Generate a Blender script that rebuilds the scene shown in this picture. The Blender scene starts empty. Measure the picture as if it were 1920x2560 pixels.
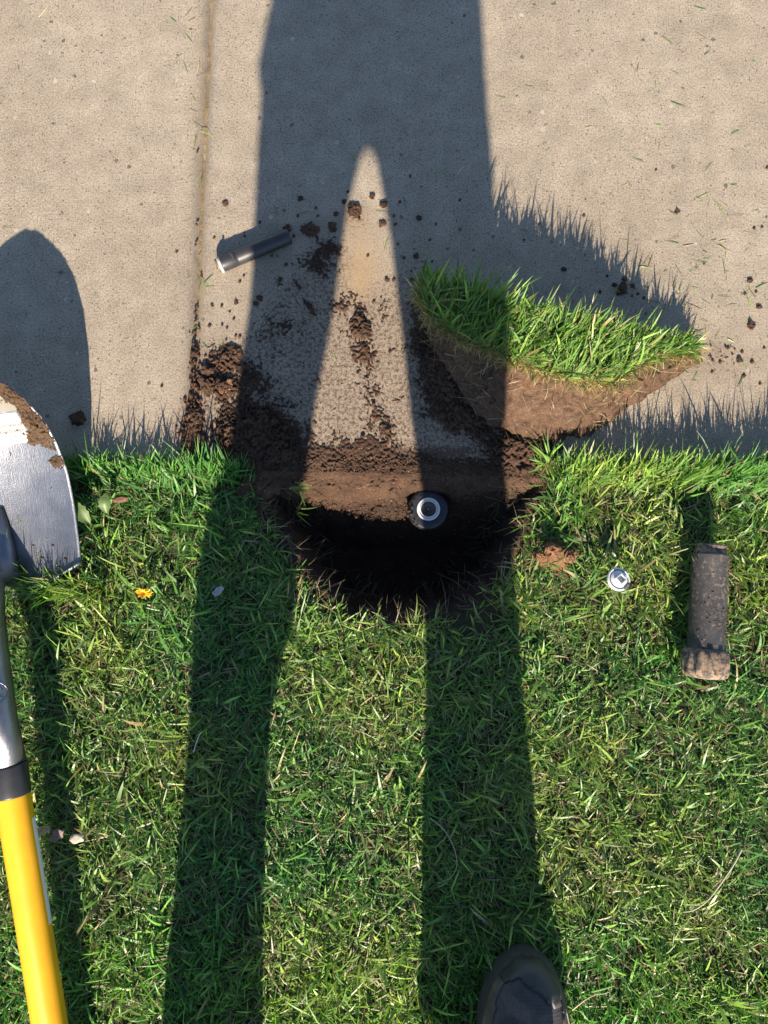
import bpy, bmesh, math, random
import numpy as np
from mathutils import Vector, Matrix, noise as mnoise

random.seed(7)
rng = np.random.default_rng(11)
S = bpy.context.scene
COL = S.collection
R = math.radians

# ------------------------------------------------------------------ camera, light, exposure
CAM_H, TILT, FPX = 1.10, R(5.0), 1774.0
SUN_EL = R(30.0)
cam_d = bpy.data.cameras.new('camera')
cam = bpy.data.objects.new('camera', cam_d)
COL.objects.link(cam)
cam.location = (0, 0, CAM_H)
cam.rotation_euler = (TILT, 0, 0)
cam_d.sensor_fit = 'HORIZONTAL'
cam_d.sensor_width = 36.0
cam_d.lens = 36.0 * FPX / 1920.0
cam_d.clip_start = 0.02
cam_d.clip_end = 400.0
S.camera = cam

W = bpy.data.worlds.new('World')
S.world = W
W.use_nodes = True
wn = W.node_tree
bg = wn.nodes['Background']
sky = wn.nodes.new('ShaderNodeTexSky')
sky.sky_type = 'NISHITA'
sky.sun_disc = False
sky.sun_elevation = SUN_EL
sky.sun_rotation = R(180.0)
sky.altitude = 900
sky.air_density = 1.0
sky.dust_density = 0.3
sky.ozone_density = 1.6
wn.links.new(sky.outputs[0], bg.inputs[0])
bg.inputs[1].default_value = 0.079

sun_d = bpy.data.lights.new('sun', 'SUN')
sun_d.energy = 5.0
sun_d.angle = R(0.53)
sun_d.color = (1.0, 0.86, 0.69)
sun = bpy.data.objects.new('sun', sun_d)
COL.objects.link(sun)
sun.rotation_euler = (math.pi / 2 - SUN_EL, 0, 0)
sun.location = (0, -6, 4)

S.view_settings.view_transform = 'Standard'
S.view_settings.look = 'None'
S.view_settings.gamma = 1.0
S.view_settings.use_curve_mapping = False
S.view_settings.exposure = 1.45


# ------------------------------------------------------------------ helpers
def P(u, v, z=0.0):
    """place in the photograph -> point of the ground plane at height z"""
    dx, dy = (u - 960) / FPX, (1280 - v) / FPX
    d = (dx, dy * math.cos(TILT) + math.sin(TILT), dy * math.sin(TILT) - math.cos(TILT))
    k = (z - CAM_H) / d[2]
    return Vector((d[0] * k, d[1] * k, z))


def P2(u, v, z=0.0):
    p = P(u, v, z)
    return (p.x, p.y)


def link_mesh(name, me, mat, parent=None, kind=None, smooth=True):
    o = bpy.data.objects.new(name, me)
    COL.objects.link(o)
    if mat is not None:
        me.materials.append(mat)
    if smooth:
        me.polygons.foreach_set('use_smooth', np.ones(len(me.polygons), dtype=bool))
    if parent is not None:
        o.parent = parent
    if kind:
        o['kind'] = kind
    return o


def wloc(o):
    p = Vector((0, 0, 0))
    while o is not None:
        p = p + o.location
        o = o.parent
    return p


def mesh(name, V, F, mat, parent=None, kind=None, smooth=True):
    """V in world coordinates"""
    off = wloc(parent) if parent is not None else Vector((0, 0, 0))
    me = bpy.data.meshes.new(name)
    me.from_pydata([(v[0] - off.x, v[1] - off.y, v[2] - off.z) for v in V], [], F)
    me.update()
    return link_mesh(name, me, mat, parent, kind, smooth)


def mesh_np(name, V, F, mat, parent=None, kind=None, smooth=True, cols=None):
    """fast path: V (n,3) world, F (m,k) all the same size k"""
    V = np.asarray(V, dtype=np.float32)
    if parent is not None:
        V = V - np.array(wloc(parent), dtype=np.float32)
    F = np.asarray(F, dtype=np.int32)
    m, k = F.shape
    me = bpy.data.meshes.new(name)
    me.vertices.add(len(V))
    me.vertices.foreach_set('co', V.ravel())
    me.loops.add(m * k)
    me.loops.foreach_set('vertex_index', F.ravel())
    me.polygons.add(m)
    me.polygons.foreach_set('loop_start', np.arange(0, m * k, k, dtype=np.int32))
    me.update(calc_edges=True)
    if cols is not None:
        for an, arr in cols.items():
            if arr.ndim == 1:
                a = me.attributes.new(an, 'FLOAT', 'POINT')
                a.data.foreach_set('value', arr.astype(np.float32))
            else:
                a = me.attributes.new(an, 'FLOAT_COLOR', 'POINT')
                c = np.ones((len(V), 4), dtype=np.float32)
                c[:, :3] = arr
                a.data.foreach_set('color', c.ravel())
    return link_mesh(name, me, mat, parent, kind, smooth)


def empty(name, loc, label=None, cat=None, group=None, kind=None):
    o = bpy.data.objects.new(name, None)
    COL.objects.link(o)
    o.location = loc
    o.empty_display_size = 0.05
    tag(o, label, cat, group, kind)
    return o


def tag(o, label=None, cat=None, group=None, kind=None):
    for k, v in (('label', label), ('category', cat), ('group', group), ('kind', kind)):
        if v:
            o[k] = v
    return o


def hsh(ix, iy, seed):
    h = (ix.astype(np.int64) * 374761393 + iy.astype(np.int64) * 668265263 + seed * 982451653) & 0xFFFFFFFF
    h = ((h ^ (h >> 13)) * 1274126177) & 0xFFFFFFFF
    h = (h ^ (h >> 16)) & 0xFFFFFFFF
    return h.astype(np.float64) / 4294967295.0


def vnoise(x, y, seed=0):
    ix, iy = np.floor(x), np.floor(y)
    fx, fy = x - ix, y - iy
    fx = fx * fx * (3 - 2 * fx)
    fy = fy * fy * (3 - 2 * fy)
    a, b = hsh(ix, iy, seed), hsh(ix + 1, iy, seed)
    c, d = hsh(ix, iy + 1, seed), hsh(ix + 1, iy + 1, seed)
    return (a * (1 - fx) + b * fx) * (1 - fy) + (c * (1 - fx) + d * fx) * fy


def fbm(x, y, scale, octv=4, seed=0, gain=0.5):
    s, amp, tot = 0, 1.0, 0
    for i in range(octv):
        s = s + amp * vnoise(x * scale + 17.3 * i, y * scale - 9.1 * i, seed + i)
        tot += amp
        amp *= gain
        scale *= 2.03
    return s / tot


def worley(x, y, scale, seed=0):
    """rounded lumps: 1 in the middle of a cell, 0 at its border"""
    X, Y = x * scale, y * scale
    ix, iy = np.floor(X), np.floor(Y)
    best = np.full(X.shape, 9.0)
    for dx in (-1, 0, 1):
        for dy in (-1, 0, 1):
            cx, cy = ix + dx, iy + dy
            px = cx + hsh(cx, cy, seed)
            py = cy + hsh(cx, cy, seed + 5)
            r = 0.45 + 0.55 * hsh(cx, cy, seed + 9)
            best = np.minimum(best, ((X - px) ** 2 + (Y - py) ** 2) / (r * r))
    return np.sqrt(np.clip(1 - best, 0, 1))


def sstep(a, b, x):
    t = np.clip((x - a) / (b - a), 0, 1)
    return t * t * (3 - 2 * t)


def poly_sdf(x, y, poly):
    """signed distance, positive inside"""
    d2 = np.full(x.shape, 1e9)
    ins = np.zeros(x.shape, dtype=bool)
    n = len(poly)
    for i in range(n):
        x0, y0 = poly[i]
        x1, y1 = poly[(i + 1) % n]
        ex, ey = x1 - x0, y1 - y0
        t = np.clip(((x - x0) * ex + (y - y0) * ey) / (ex * ex + ey * ey + 1e-12), 0, 1)
        d2 = np.minimum(d2, (x - x0 - t * ex) ** 2 + (y - y0 - t * ey) ** 2)
        cond = (y0 > y) != (y1 > y)
        xi = x0 + (y - y0) * ex / (ey if abs(ey) > 1e-12 else 1e-12)
        ins ^= cond & (x < xi)
    return np.where(ins, 1, -1) * np.sqrt(d2)


def grid_faces(nx, ny):
    i = np.arange(nx * ny).reshape(ny, nx)
    return np.stack([i[:-1, :-1].ravel(), i[:-1, 1:].ravel(), i[1:, 1:].ravel(), i[1:, :-1].ravel()], 1)


def tube(path, radii, seg=20, cap=True, up=Vector((0, 0, 1)), sx=1.0):
    """tube along a polyline; returns V,F"""
    path = [Vector(p) for p in path]
    V, F = [], []
    n = len(path)
    for i, p in enumerate(path):
        t = (path[min(i + 1, n - 1)] - path[max(i - 1, 0)]).normalized()
        a = t.cross(up)
        if a.length < 1e-4:
            a = t.cross(Vector((0, 1, 0)))
        a.normalize()
        b = a.cross(t).normalized()
        r = radii[i] if hasattr(radii, '__len__') else radii
        for k in range(seg):
            th = 2 * math.pi * k / seg
            V.append(p + a * (r * math.cos(th) * sx) + b * (r * math.sin(th)))
    for i in range(n - 1):
        for k in range(seg):
            k2 = (k + 1) % seg
            F.append((i * seg + k, i * seg + k2, (i + 1) * seg + k2, (i + 1) * seg + k))
    if cap:
        F.append(tuple(range(seg))[::-1])
        F.append(tuple((n - 1) * seg + k for k in range(seg)))
    return V, F


def lathe(profile, origin, axis, seg=40, ref=None):
    """profile: (radius, distance along the axis); closed when the radius is 0"""
    origin, axis = Vector(origin), Vector(axis).normalized()
    a = axis.cross(Vector((0, 0, 1)) if abs(axis.z) < 0.9 else Vector((0, 1, 0))).normalized()
    b = axis.cross(a)
    V, F = [], []
    for r, h in profile:
        for k in range(seg):
            th = 2 * math.pi * k / seg
            V.append(origin + axis * h + a * (r * math.cos(th)) + b * (r * math.sin(th)))
    for i in range(len(profile) - 1):
        for k in range(seg):
            k2 = (k + 1) % seg
            F.append((i * seg + k, i * seg + k2, (i + 1) * seg + k2, (i + 1) * seg + k))
    return V, F


def rings(rs, seg=28, power=2.0):
    """horizontal elliptical rings (cx,cy,cz,rx,ry) -> closed V,F"""
    V, F = [], []
    for (cx, cy, cz, rx, ry) in rs:
        for k in range(seg):
            th = 2 * math.pi * k / seg
            c, s = math.cos(th), math.sin(th)
            V.append((cx + rx * math.copysign(abs(c) ** (2 / power), c), cy + ry * math.copysign(abs(s) ** (2 / power), s), cz))
    for i in range(len(rs) - 1):
        for k in range(seg):
            k2 = (k + 1) % seg
            F.append((i * seg + k, i * seg + k2, (i + 1) * seg + k2, (i + 1) * seg + k))
    F.append(tuple(range(seg))[::-1])
    F.append(tuple((len(rs) - 1) * seg + k for k in range(seg)))
    return V, F


def joined(pieces):
    V, F = [], []
    for v, f in pieces:
        n = len(V)
        V += [tuple(q) for q in v]
        F += [tuple(i + n for i in q) for q in f]
    return V, F


def remeshed(name, pieces, mat, parent, voxel):
    """overlapping closed lofts -> one continuous surface"""
    V, F = joined(pieces)
    o = mesh(name, V, F, mat, parent)
    m = o.modifiers.new('skin', 'REMESH')
    m.mode = 'VOXEL'
    m.voxel_size = voxel
    m2 = o.modifiers.new('soft', 'SMOOTH')
    m2.iterations = 4
    dg = bpy.context.evaluated_depsgraph_get()
    me = bpy.data.meshes.new_from_object(o.evaluated_get(dg))
    o.modifiers.clear()
    old = o.data
    o.data = me
    bpy.data.meshes.remove(old)
    me.name = name
    me.polygons.foreach_set('use_smooth', np.ones(len(me.polygons), dtype=bool))
    return o


# ------------------------------------------------------------------ materials
def new_mat(name):
    m = bpy.data.materials.new(name)
    m.use_nodes = True
    nt = m.node_tree
    return m, nt, nt.nodes['Principled BSDF'], nt.links


def N(nt, t, **kw):
    n = nt.nodes.new(t)
    for k, v in kw.items():
        setattr(n, k, v)
    return n


def tex_noise(nt, scale, detail=4, rough=0.55, vec=None, dist=0.0):
    n = N(nt, 'ShaderNodeTexNoise')
    n.inputs['Scale'].default_value = scale
    n.inputs['Detail'].default_value = detail
    n.inputs['Roughness'].default_value = rough
    n.inputs['Distortion'].default_value = dist
    if vec is not None:
        nt.links.new(vec, n.inputs['Vector'])
    return n


def ramp(nt, src, stops):
    n = N(nt, 'ShaderNodeValToRGB')
    el = n.color_ramp.elements
    while len(el) < len(stops):
        el.new(0.5)
    for e, (p, c) in zip(el, stops):
        e.position = p
        e.color = (c[0], c[1], c[2], 1) if hasattr(c, '__len__') else (c, c, c, 1)
    nt.links.new(src, n.inputs[0])
    return n


def mixc(nt, fac, a, b, mode='MIX'):
    n = N(nt, 'ShaderNodeMix', data_type='RGBA', blend_type=mode)
    for sock, val in ((n.inputs[0], fac), (n.inputs[6], a), (n.inputs[7], b)):
        if hasattr(val, 'node'):
            nt.links.new(val, sock)
        elif hasattr(val, '__len__'):
            sock.default_value = (val[0], val[1], val[2], 1)
        else:
            sock.default_value = val
    return n.outputs[2]


def math_n(nt, op, a, b=None, clamp=False):
    n = N(nt, 'ShaderNodeMath', operation=op, use_clamp=clamp)
    for i, val in enumerate((a, b)):
        if val is None:
            continue
        if hasattr(val, 'node'):
            nt.links.new(val, n.inputs[i])
        else:
            n.inputs[i].default_value = val
    return n.outputs[0]


def bump(nt, bsdf, h, strength, dist, prev=None):
    b = N(nt, 'ShaderNodeBump')
    b.inputs['Strength'].default_value = strength
    b.inputs['Distance'].default_value = dist
    nt.links.new(h, b.inputs['Height'])
    if prev is not None:
        nt.links.new(prev, b.inputs['Normal'])
    nt.links.new(b.outputs[0], bsdf.inputs['Normal'])
    return b.outputs[0]


def world_pos(nt):
    return N(nt, 'ShaderNodeNewGeometry').outputs['Position']


def plain(name, col, rough=0.5, metal=0.0, var=0.15, nscale=60, bumps=0.0, bscale=400, spec=0.5, dirt=None):
    m, nt, b, L = new_mat(name)
    pos = N(nt, 'ShaderNodeTexCoord').outputs['Object']
    n = tex_noise(nt, nscale, 5, 0.6, pos)
    lo = [c * (1 - var) for c in col]
    hi = [min(1, c * (1 + var)) for c in col]
    c = ramp(nt, n.outputs[0], [(0.3, lo), (0.7, hi)]).outputs[0]
    if dirt:
        dn = tex_noise(nt, dirt[1], 6, 0.7, pos)
        f = ramp(nt, dn.outputs[0], [(dirt[2], 0), (dirt[2] + 0.08, 1)]).outputs[0]
        c = mixc(nt, f, c, dirt[0])
        rr = ramp(nt, f, [(0, rough), (1, 0.95)])
        L.new(rr.outputs[0], b.inputs['Roughness'])
    else:
        rn = ramp(nt, n.outputs[0], [(0.25, max(0, rough - 0.08)), (0.75, min(1, rough + 0.1))])
        L.new(rn.outputs[0], b.inputs['Roughness'])
    L.new(c, b.inputs['Base Color'])
    b.inputs['Metallic'].default_value = metal
    b.inputs['Specular IOR Level'].default_value = spec
    if bumps:
        bn = tex_noise(nt, bscale, 4, 0.6, pos)
        bump(nt, b, bn.outputs[0], 1.0, bumps)
    return m


# concrete -----------------------------------------------------------------
def make_concrete():
    m, nt, b, L = new_mat('concrete')
    pos = world_pos(nt)
    big = tex_noise(nt, 3.0, 5, 0.6, pos)
    mid = tex_noise(nt, 26, 5, 0.65, pos)
    grain = tex_noise(nt, 360, 5, 0.88, pos)
    fine = tex_noise(nt, 720, 3, 0.8, pos)
    grain2 = tex_noise(nt, 190, 3, 0.7, pos)
    mp = N(nt, 'ShaderNodeMapping')
    mp.inputs['Scale'].default_value = (520, 46, 1)
    L.new(pos, mp.inputs[0])
    broom = tex_noise(nt, 1.0, 2, 0.6, mp.outputs[0])
    c = ramp(nt, big.outputs[0], [(0.3, (0.296, 0.247, 0.188)), (0.7, (0.370, 0.315, 0.245))]).outputs[0]
    f = ramp(nt, mid.outputs[0], [(0.32, 0.82), (0.68, 1.10)]).outputs[0]
    c = mixc(nt, 1.0, c, f, 'MULTIPLY')
    g = ramp(nt, grain.outputs[0], [(0.30, 0.10), (0.42, 0.62), (0.50, 1.02), (0.58, 1.22), (0.72, 1.7)]).outputs[0]
    c = mixc(nt, 1.0, c, g, 'MULTIPLY')
    # exposed aggregate: scattered dark and pale stones
    vo = N(nt, 'ShaderNodeTexVoronoi')
    vo.inputs['Scale'].default_value = 95
    wob = tex_noise(nt, 160, 2, 0.5, pos)
    wv = N(nt, 'ShaderNodeVectorMath', operation='MULTIPLY_ADD')
    L.new(wob.outputs['Color'], wv.inputs[0])
    wv.inputs[1].default_value = (0.006, 0.006, 0)
    L.new(pos, wv.inputs[2])
    flat = N(nt, 'ShaderNodeVectorMath', operation='MULTIPLY')
    L.new(wv.outputs[0], flat.inputs[0])
    flat.inputs[1].default_value = (1, 1, 0)
    L.new(flat.outputs[0], vo.inputs['Vector'])
    sep = N(nt, 'ShaderNodeSeparateColor')
    L.new(vo.outputs['Color'], sep.inputs[0])
    size = math_n(nt, 'MULTIPLY', sep.outputs[1], 0.30)
    isdot = math_n(nt, 'LESS_THAN', vo.outputs['Distance'], math_n(nt, 'ADD', size, 0.05))
    rare = math_n(nt, 'GREATER_THAN', sep.outputs[0], 0.90)
    dot = math_n(nt, 'MULTIPLY', isdot, rare)
    sc = ramp(nt, sep.outputs[2], [(0.0, (0.06, 0.055, 0.055)), (0.45, (0.13, 0.11, 0.10)), (0.75, (0.20, 0.13, 0.09)), (1.0, (0.5, 0.45, 0.38))]).outputs[0]
    c = mixc(nt, math_n(nt, 'MULTIPLY', dot, 0.75), c, sc)
    # small pits
    vp = N(nt, 'ShaderNodeTexVoronoi')
    vp.inputs['Scale'].default_value = 240
    L.new(flat.outputs[0], vp.inputs['Vector'])
    sp = N(nt, 'ShaderNodeSeparateColor')
    L.new(vp.outputs['Color'], sp.inputs[0])
    pit = math_n(nt, 'MULTIPLY', math_n(nt, 'LESS_THAN', vp.outputs['Distance'], 0.28), math_n(nt, 'GREATER_THAN', sp.outputs[0], 0.86))
    c = mixc(nt, math_n(nt, 'MULTIPLY', pit, 0.7), c, (0.07, 0.06, 0.055))
    # soil stains (attribute on the slab)
    at = N(nt, 'ShaderNodeAttribute', attribute_name='stain')
    stn = tex_noise(nt, 175, 6, 0.85, pos)
    sn = math_n(nt, 'ADD', at.outputs['Fac'], math_n(nt, 'MULTIPLY', math_n(nt, 'SUBTRACT', stn.outputs[0], 0.5), 2.6))
    sf = ramp(nt, sn, [(0.47, 0), (0.64, 0.92)]).outputs[0]
    sf = math_n(nt, 'MULTIPLY', sf, math_n(nt, 'MULTIPLY', at.outputs['Fac'], 4.0, True))
    c = mixc(nt, math_n(nt, 'MULTIPLY', at.outputs['Fac'], 0.75, True), c, (0.215, 0.155, 0.108))
    c = mixc(nt, sf, c, (0.090, 0.056, 0.038))
    at3 = N(nt, 'ShaderNodeAttribute', attribute_name='band')
    c = mixc(nt, at3.outputs['Fac'], c, (0.150, 0.130, 0.105))
    at2 = N(nt, 'ShaderNodeAttribute', attribute_name='sand')
    c = mixc(nt, math_n(nt, 'MULTIPLY', at2.outputs['Fac'], 0.7), c, (0.34, 0.235, 0.125))
    L.new(c, b.inputs['Base Color'])
    b.inputs['Roughness'].default_value = 0.85
    b.inputs['Specular IOR Level'].default_value = 0.25
    h = math_n(nt, 'ADD', math_n(nt, 'MULTIPLY', fine.outputs[0], 1.3), math_n(nt, 'MULTIPLY', broom.outputs[0], 0.30))
    h = math_n(nt, 'ADD', h, math_n(nt, 'MULTIPLY', grain2.outputs[0], 0.25))
    h = math_n(nt, 'SUBTRACT', h, math_n(nt, 'MULTIPLY', pit, 0.5))
    bump(nt, b, h, 1.0, 0.0012)
    return m


def make_soil(name, dark, lite, red, scale=1.0, spec=0.15):
    m, nt, b, L = new_mat(name)
    pos = world_pos(nt)
    a = tex_noise(nt, 14 * scale, 5, 0.6, pos)
    g = tex_noise(nt, 330 * scale, 4, 0.7, pos)
    r = tex_noise(nt, 38 * scale, 3, 0.6, pos)
    c = ramp(nt, a.outputs[0], [(0.3, dark), (0.7, lite)]).outputs[0]
    c = mixc(nt, ramp(nt, r.outputs[0], [(0.55, 0), (0.75, 0.7)]).outputs[0], c, red)
    c = mixc(nt, 1.0, c, ramp(nt, g.outputs[0], [(0.3, 0.55), (0.55, 1.0), (0.75, 1.5)]).outputs[0], 'MULTIPLY')
    # pale grit and root hairs
    vo = N(nt, 'ShaderNodeTexVoronoi')
    vo.inputs['Scale'].default_value = 260
    L.new(pos, vo.inputs['Vector'])
    sp = N(nt, 'ShaderNodeSeparateColor')
    L.new(vo.outputs['Color'], sp.inputs[0])
    gr = math_n(nt, 'MULTIPLY', math_n(nt, 'LESS_THAN', vo.outputs['Distance'], 0.25), math_n(nt, 'GREATER_THAN', sp.outputs[0], 0.94))
    c = mixc(nt, math_n(nt, 'MULTIPLY', gr, 0.6), c, (0.34, 0.26, 0.19))
    L.new(c, b.inputs['Base Color'])
    b.inputs['Roughness'].default_value = 0.95
    b.inputs['Specular IOR Level'].default_value = spec
    h = math_n(nt, 'ADD', g.outputs[0], math_n(nt, 'MULTIPLY', r.outputs[0], 0.8))
    bump(nt, b, h, 0.9, 0.003)
    return m


def make_grass(name):
    m, nt, b, L = new_mat(name)
    at = N(nt, 'ShaderNodeAttribute', attribute_name='tint')
    pos = world_pos(nt)
    n = tex_noise(nt, 300, 2, 0.5, pos)
    c = mixc(nt, 1.0, at.outputs['Color'], ramp(nt, n.outputs[0], [(0.3, 0.82), (0.7, 1.18)]).outputs[0], 'MULTIPLY')
    L.new(c, b.inputs['Base Color'])
    b.inputs['Roughness'].default_value = 0.44
    b.inputs['Specular IOR Level'].default_value = 0.45
    tr = N(nt, 'ShaderNodeBsdfTranslucent')
    tc = mixc(nt, 1.0, c, (1.05, 1.25, 0.55), 'MULTIPLY')
    L.new(tc, tr.inputs[0])
    mx = N(nt, 'ShaderNodeMixShader')
    mx.inputs[0].default_value = 0.28
    L.new(b.outputs[0], mx.inputs[1])
    L.new(tr.outputs[0], mx.inputs[2])
    L.new(mx.outputs[0], nt.nodes['Material Output'].inputs[0])
    return m


M_CON = make_concrete()
M_SOIL = make_soil('soil', (0.050, 0.030, 0.0205), (0.098, 0.058, 0.038), (0.135, 0.072, 0.044))
M_SOD = make_soil('sod_soil', (0.088, 0.053, 0.035), (0.130, 0.080, 0.052), (0.165, 0.084, 0.048), 0.9)
M_REDSOIL = make_soil('red_soil', (0.19, 0.095, 0.052), (0.26, 0.135, 0.075), (0.28, 0.13, 0.07), 1.2)
M_LAWN = make_soil('lawn_soil', (0.040, 0.036, 0.020), (0.075, 0.060, 0.034), (0.09, 0.06, 0.035), 0.7)
M_MUD = make_soil('mud', (0.072, 0.045, 0.028), (0.125, 0.080, 0.050), (0.11, 0.066, 0.04), 1.2)
M_SAND = make_soil('joint_sand', (0.19, 0.145, 0.085), (0.28, 0.215, 0.13), (0.15, 0.10, 0.06), 1.5)
M_GRASS = make_grass('grass')

# ------------------------------------------------------------------ setting: pavement slabs and joint
ALPHA = R(-1.3)
J0 = Vector((-0.306, 0.162, 0))                 # where the joint meets the lawn edge
EX = Vector((math.cos(ALPHA), math.sin(ALPHA), 0))
EY = Vector((-math.sin(ALPHA), math.cos(ALPHA), 0))


def edge_y(x):
    return J0.y + (x - J0.x) * math.tan(ALPHA)


def uv_of(x, y):
    """ground point -> place in the photograph (vectorised), used to lay out soil where the photo has it"""
    up = y * math.cos(TILT) - CAM_H * math.sin(TILT)
    fw = y * math.sin(TILT) + CAM_H * math.cos(TILT)
    return 960 + FPX * x / fw, 1280 - FPX * up / fw


def blob(u, v, cu, cv, ru, rv, rot=0.0):
    c, s = math.cos(rot), math.sin(rot)
    du, dv = u - cu, v - cv
    a = (du * c + dv * s) / ru
    b = (-du * s + dv * c) / rv
    return np.exp(-(a * a + b * b))


STAIN = [(900, 900, 190, 260, 0, .52), (720, 850, 150, 200, 0, .48), (1060, 880, 90, 260, 0, .5), (640, 1080, 150, 120, 0, .8),
         (820, 640, 60, 60, 0, .5), (500, 1080, 90, 110, 0, .45), (1150, 1020, 150, 110, 0, .7), (1760, 900, 120, 60, 0, .30),
         (1830, 870, 110, 110, 0, .15), (560, 920, 80, 70, 0, .5), (930, 1100, 330, 80, 0, .7), (495, 950, 25, 330, 0, .12), (890, 540, 40, 40, 0, .5)]
SAND = [(905, 650, 45, 75, 0, .9), (895, 720, 30, 40, 0, .6), (880, 545, 30, 22, .4, .6), (500, 500, 10, 600, 0, .3)]

pavement = empty('pavement', (0, 0, 0), kind='structure')
GAP = 0.0035


def slab(x0, x1, y0, y1, dx, dy):
    """one slab with a tooled (rounded, smooth) edge; x0..x1, y0..y1 along EX, EY from J0"""
    def axis(a, b, d):
        e = np.array([0, .0012, .003, .006, .010, .0145, .020, .026])
        mid = np.linspace(a + .03, b - .03, max(2, int((b - a) / d)))
        return np.concatenate([a + e, mid, (b - e)[::-1]])
    gx, gy = axis(x0, x1, dx), axis(y0, y1, dy)
    X, Y = np.meshgrid(gx, gy)
    d = np.minimum(np.minimum(X - x0, x1 - X), np.minimum(Y - y0, y1 - Y))
    z = -0.0090 * (1 - np.clip(d / 0.021, 0, 1)) ** 2.4
    wx = J0.x + X * EX.x + Y * EY.x
    wy = J0.y + X * EX.y + Y * EY.y
    z = z + 0.0010 * (fbm(wx, wy, 7, 3, 3) - 0.5) * np.clip(d / 0.03, 0, 1)
    u, v = uv_of(wx, wy)
    st, sd = np.zeros_like(u), np.zeros_like(u)
    for s in STAIN:
        st += s[5] * blob(u, v, *s[:5])
    for s in SAND:
        sd += s[5] * blob(u, v, *s[:5])
    vis = (np.abs(wx) < 1.2) & (wy < 1.3)
    st = np.minimum(st, .50 + .6 * sstep(1105, 1150, v) * blob(u, v, 930, 1180, 420, 400))
    st = np.where(vis, st, 0)
    sd = np.where(vis, sd, 0)
    # tooled band beside the joint holds a little dirt
    dj = np.minimum(X - x0, (x1 - X) * 1.0)
    bnd = np.exp(-(dj / 0.013) ** 2) * np.where(x1 - X < X - x0, .48, .26) * (.5 + fbm(wx, wy, 40, 3, 5)) + .12 * np.exp(-(d / .01) ** 2)
    V = np.stack([wx.ravel(), wy.ravel(), z.ravel()], 1)
    F = grid_faces(len(gx), len(gy))
    nx, ny = len(gx), len(gy)
    idx = np.arange(nx * ny).reshape(ny, nx)
    loop = np.concatenate([idx[0, :], idx[1:, -1], idx[-1, -2::-1], idx[-2:0:-1, 0]])
    low = V[loop].copy()
    low[:, 2] = -0.10
    n0 = len(V)
    V = np.concatenate([V, low])
    k = np.arange(len(loop))
    k2 = (k + 1) % len(loop)
    side = np.stack([loop[k], n0 + k, n0 + k2, loop[k2]], 1)
    F = np.concatenate([F, side])
    bnd = np.concatenate([bnd.ravel(), bnd.ravel()[loop] * 0])
    st = np.concatenate([st.ravel(), st.ravel()[loop] * 0 + .3])
    sd = np.concatenate([sd.ravel(), sd.ravel()[loop] * 0])
    o = mesh_np('slab', V, F, M_CON, pavement, smooth=True, cols={'stain': st, 'sand': sd, 'band': np.clip(bnd, 0, 1)})
    return o


SL = 1.52
slab(GAP / 2, SL - GAP / 2, 0.0, SL, 0.0055, 0.0055)
slab(-SL + GAP / 2, -GAP / 2, 0.0, SL, 0.0075, 0.0075)
for i in (-4, -3, -2, 1, 2, 3):
    slab(i * SL + GAP / 2, (i + 1) * SL - GAP / 2, 0.0, SL, 0.08, 0.08)
# sandy filler in the joints
for i in (-3, -2, -1, 0, 1, 2, 3):
    ys = np.arange(0.0, SL, 0.004)
    xs = np.linspace(-0.0065, 0.0065, 7)
    X, Y = np.meshgrid(xs, ys)
    Z = -0.0080 - 0.0022 * (1 - (X / 0.0065) ** 2) * 0 + 0.0034 * (fbm(X + i, Y, 130, 3, 21) - 0.55) + 0.0025 * (fbm(X * .2 + i, Y, 25, 2, 22) - .5)
    wx = J0.x + (X + i * SL) * EX.x + Y * EY.x
    wy = J0.y + (X + i * SL) * EX.y + Y * EY.y
    mesh_np('joint_filler', np.stack([wx.ravel(), wy.ravel(), Z.ravel()], 1), grid_faces(len(xs), len(ys)), M_SAND, pavement, kind='stuff')

# ------------------------------------------------------------------ setting: lawn ground with the dug hole
HOLE = [P2(*q) for q in ((720, 1120), (668, 1180), (660, 1240), (690, 1300), (728, 1370), (768, 1435), (815, 1488), (868, 1526), (960, 1548),
                         (1060, 1538), (1150, 1522), (1215, 1478), (1255, 1420), (1285, 1350), (1320, 1290), (1352, 1230), (1368, 1170), (1350, 1110))]
# where no grass grows: the hole and the bare soil left of it and right of it
BARE = [P2(*q) for q in ((560, 1100), (585, 1165), (630, 1190), (632, 1240), (668, 1306), (706, 1376), (748, 1442), (802, 1500), (862, 1540), (960, 1562),
                         (1060, 1554), (1160, 1536), (1232, 1488), (1272, 1425), (1300, 1355), (1340, 1290), (1378, 1230), (1400, 1170), (1395, 1080))]
MOUND = P(1388, 1388)
SPZ = -0.046
SPX, SPY = P2(1068, 1271, SPZ)


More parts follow.
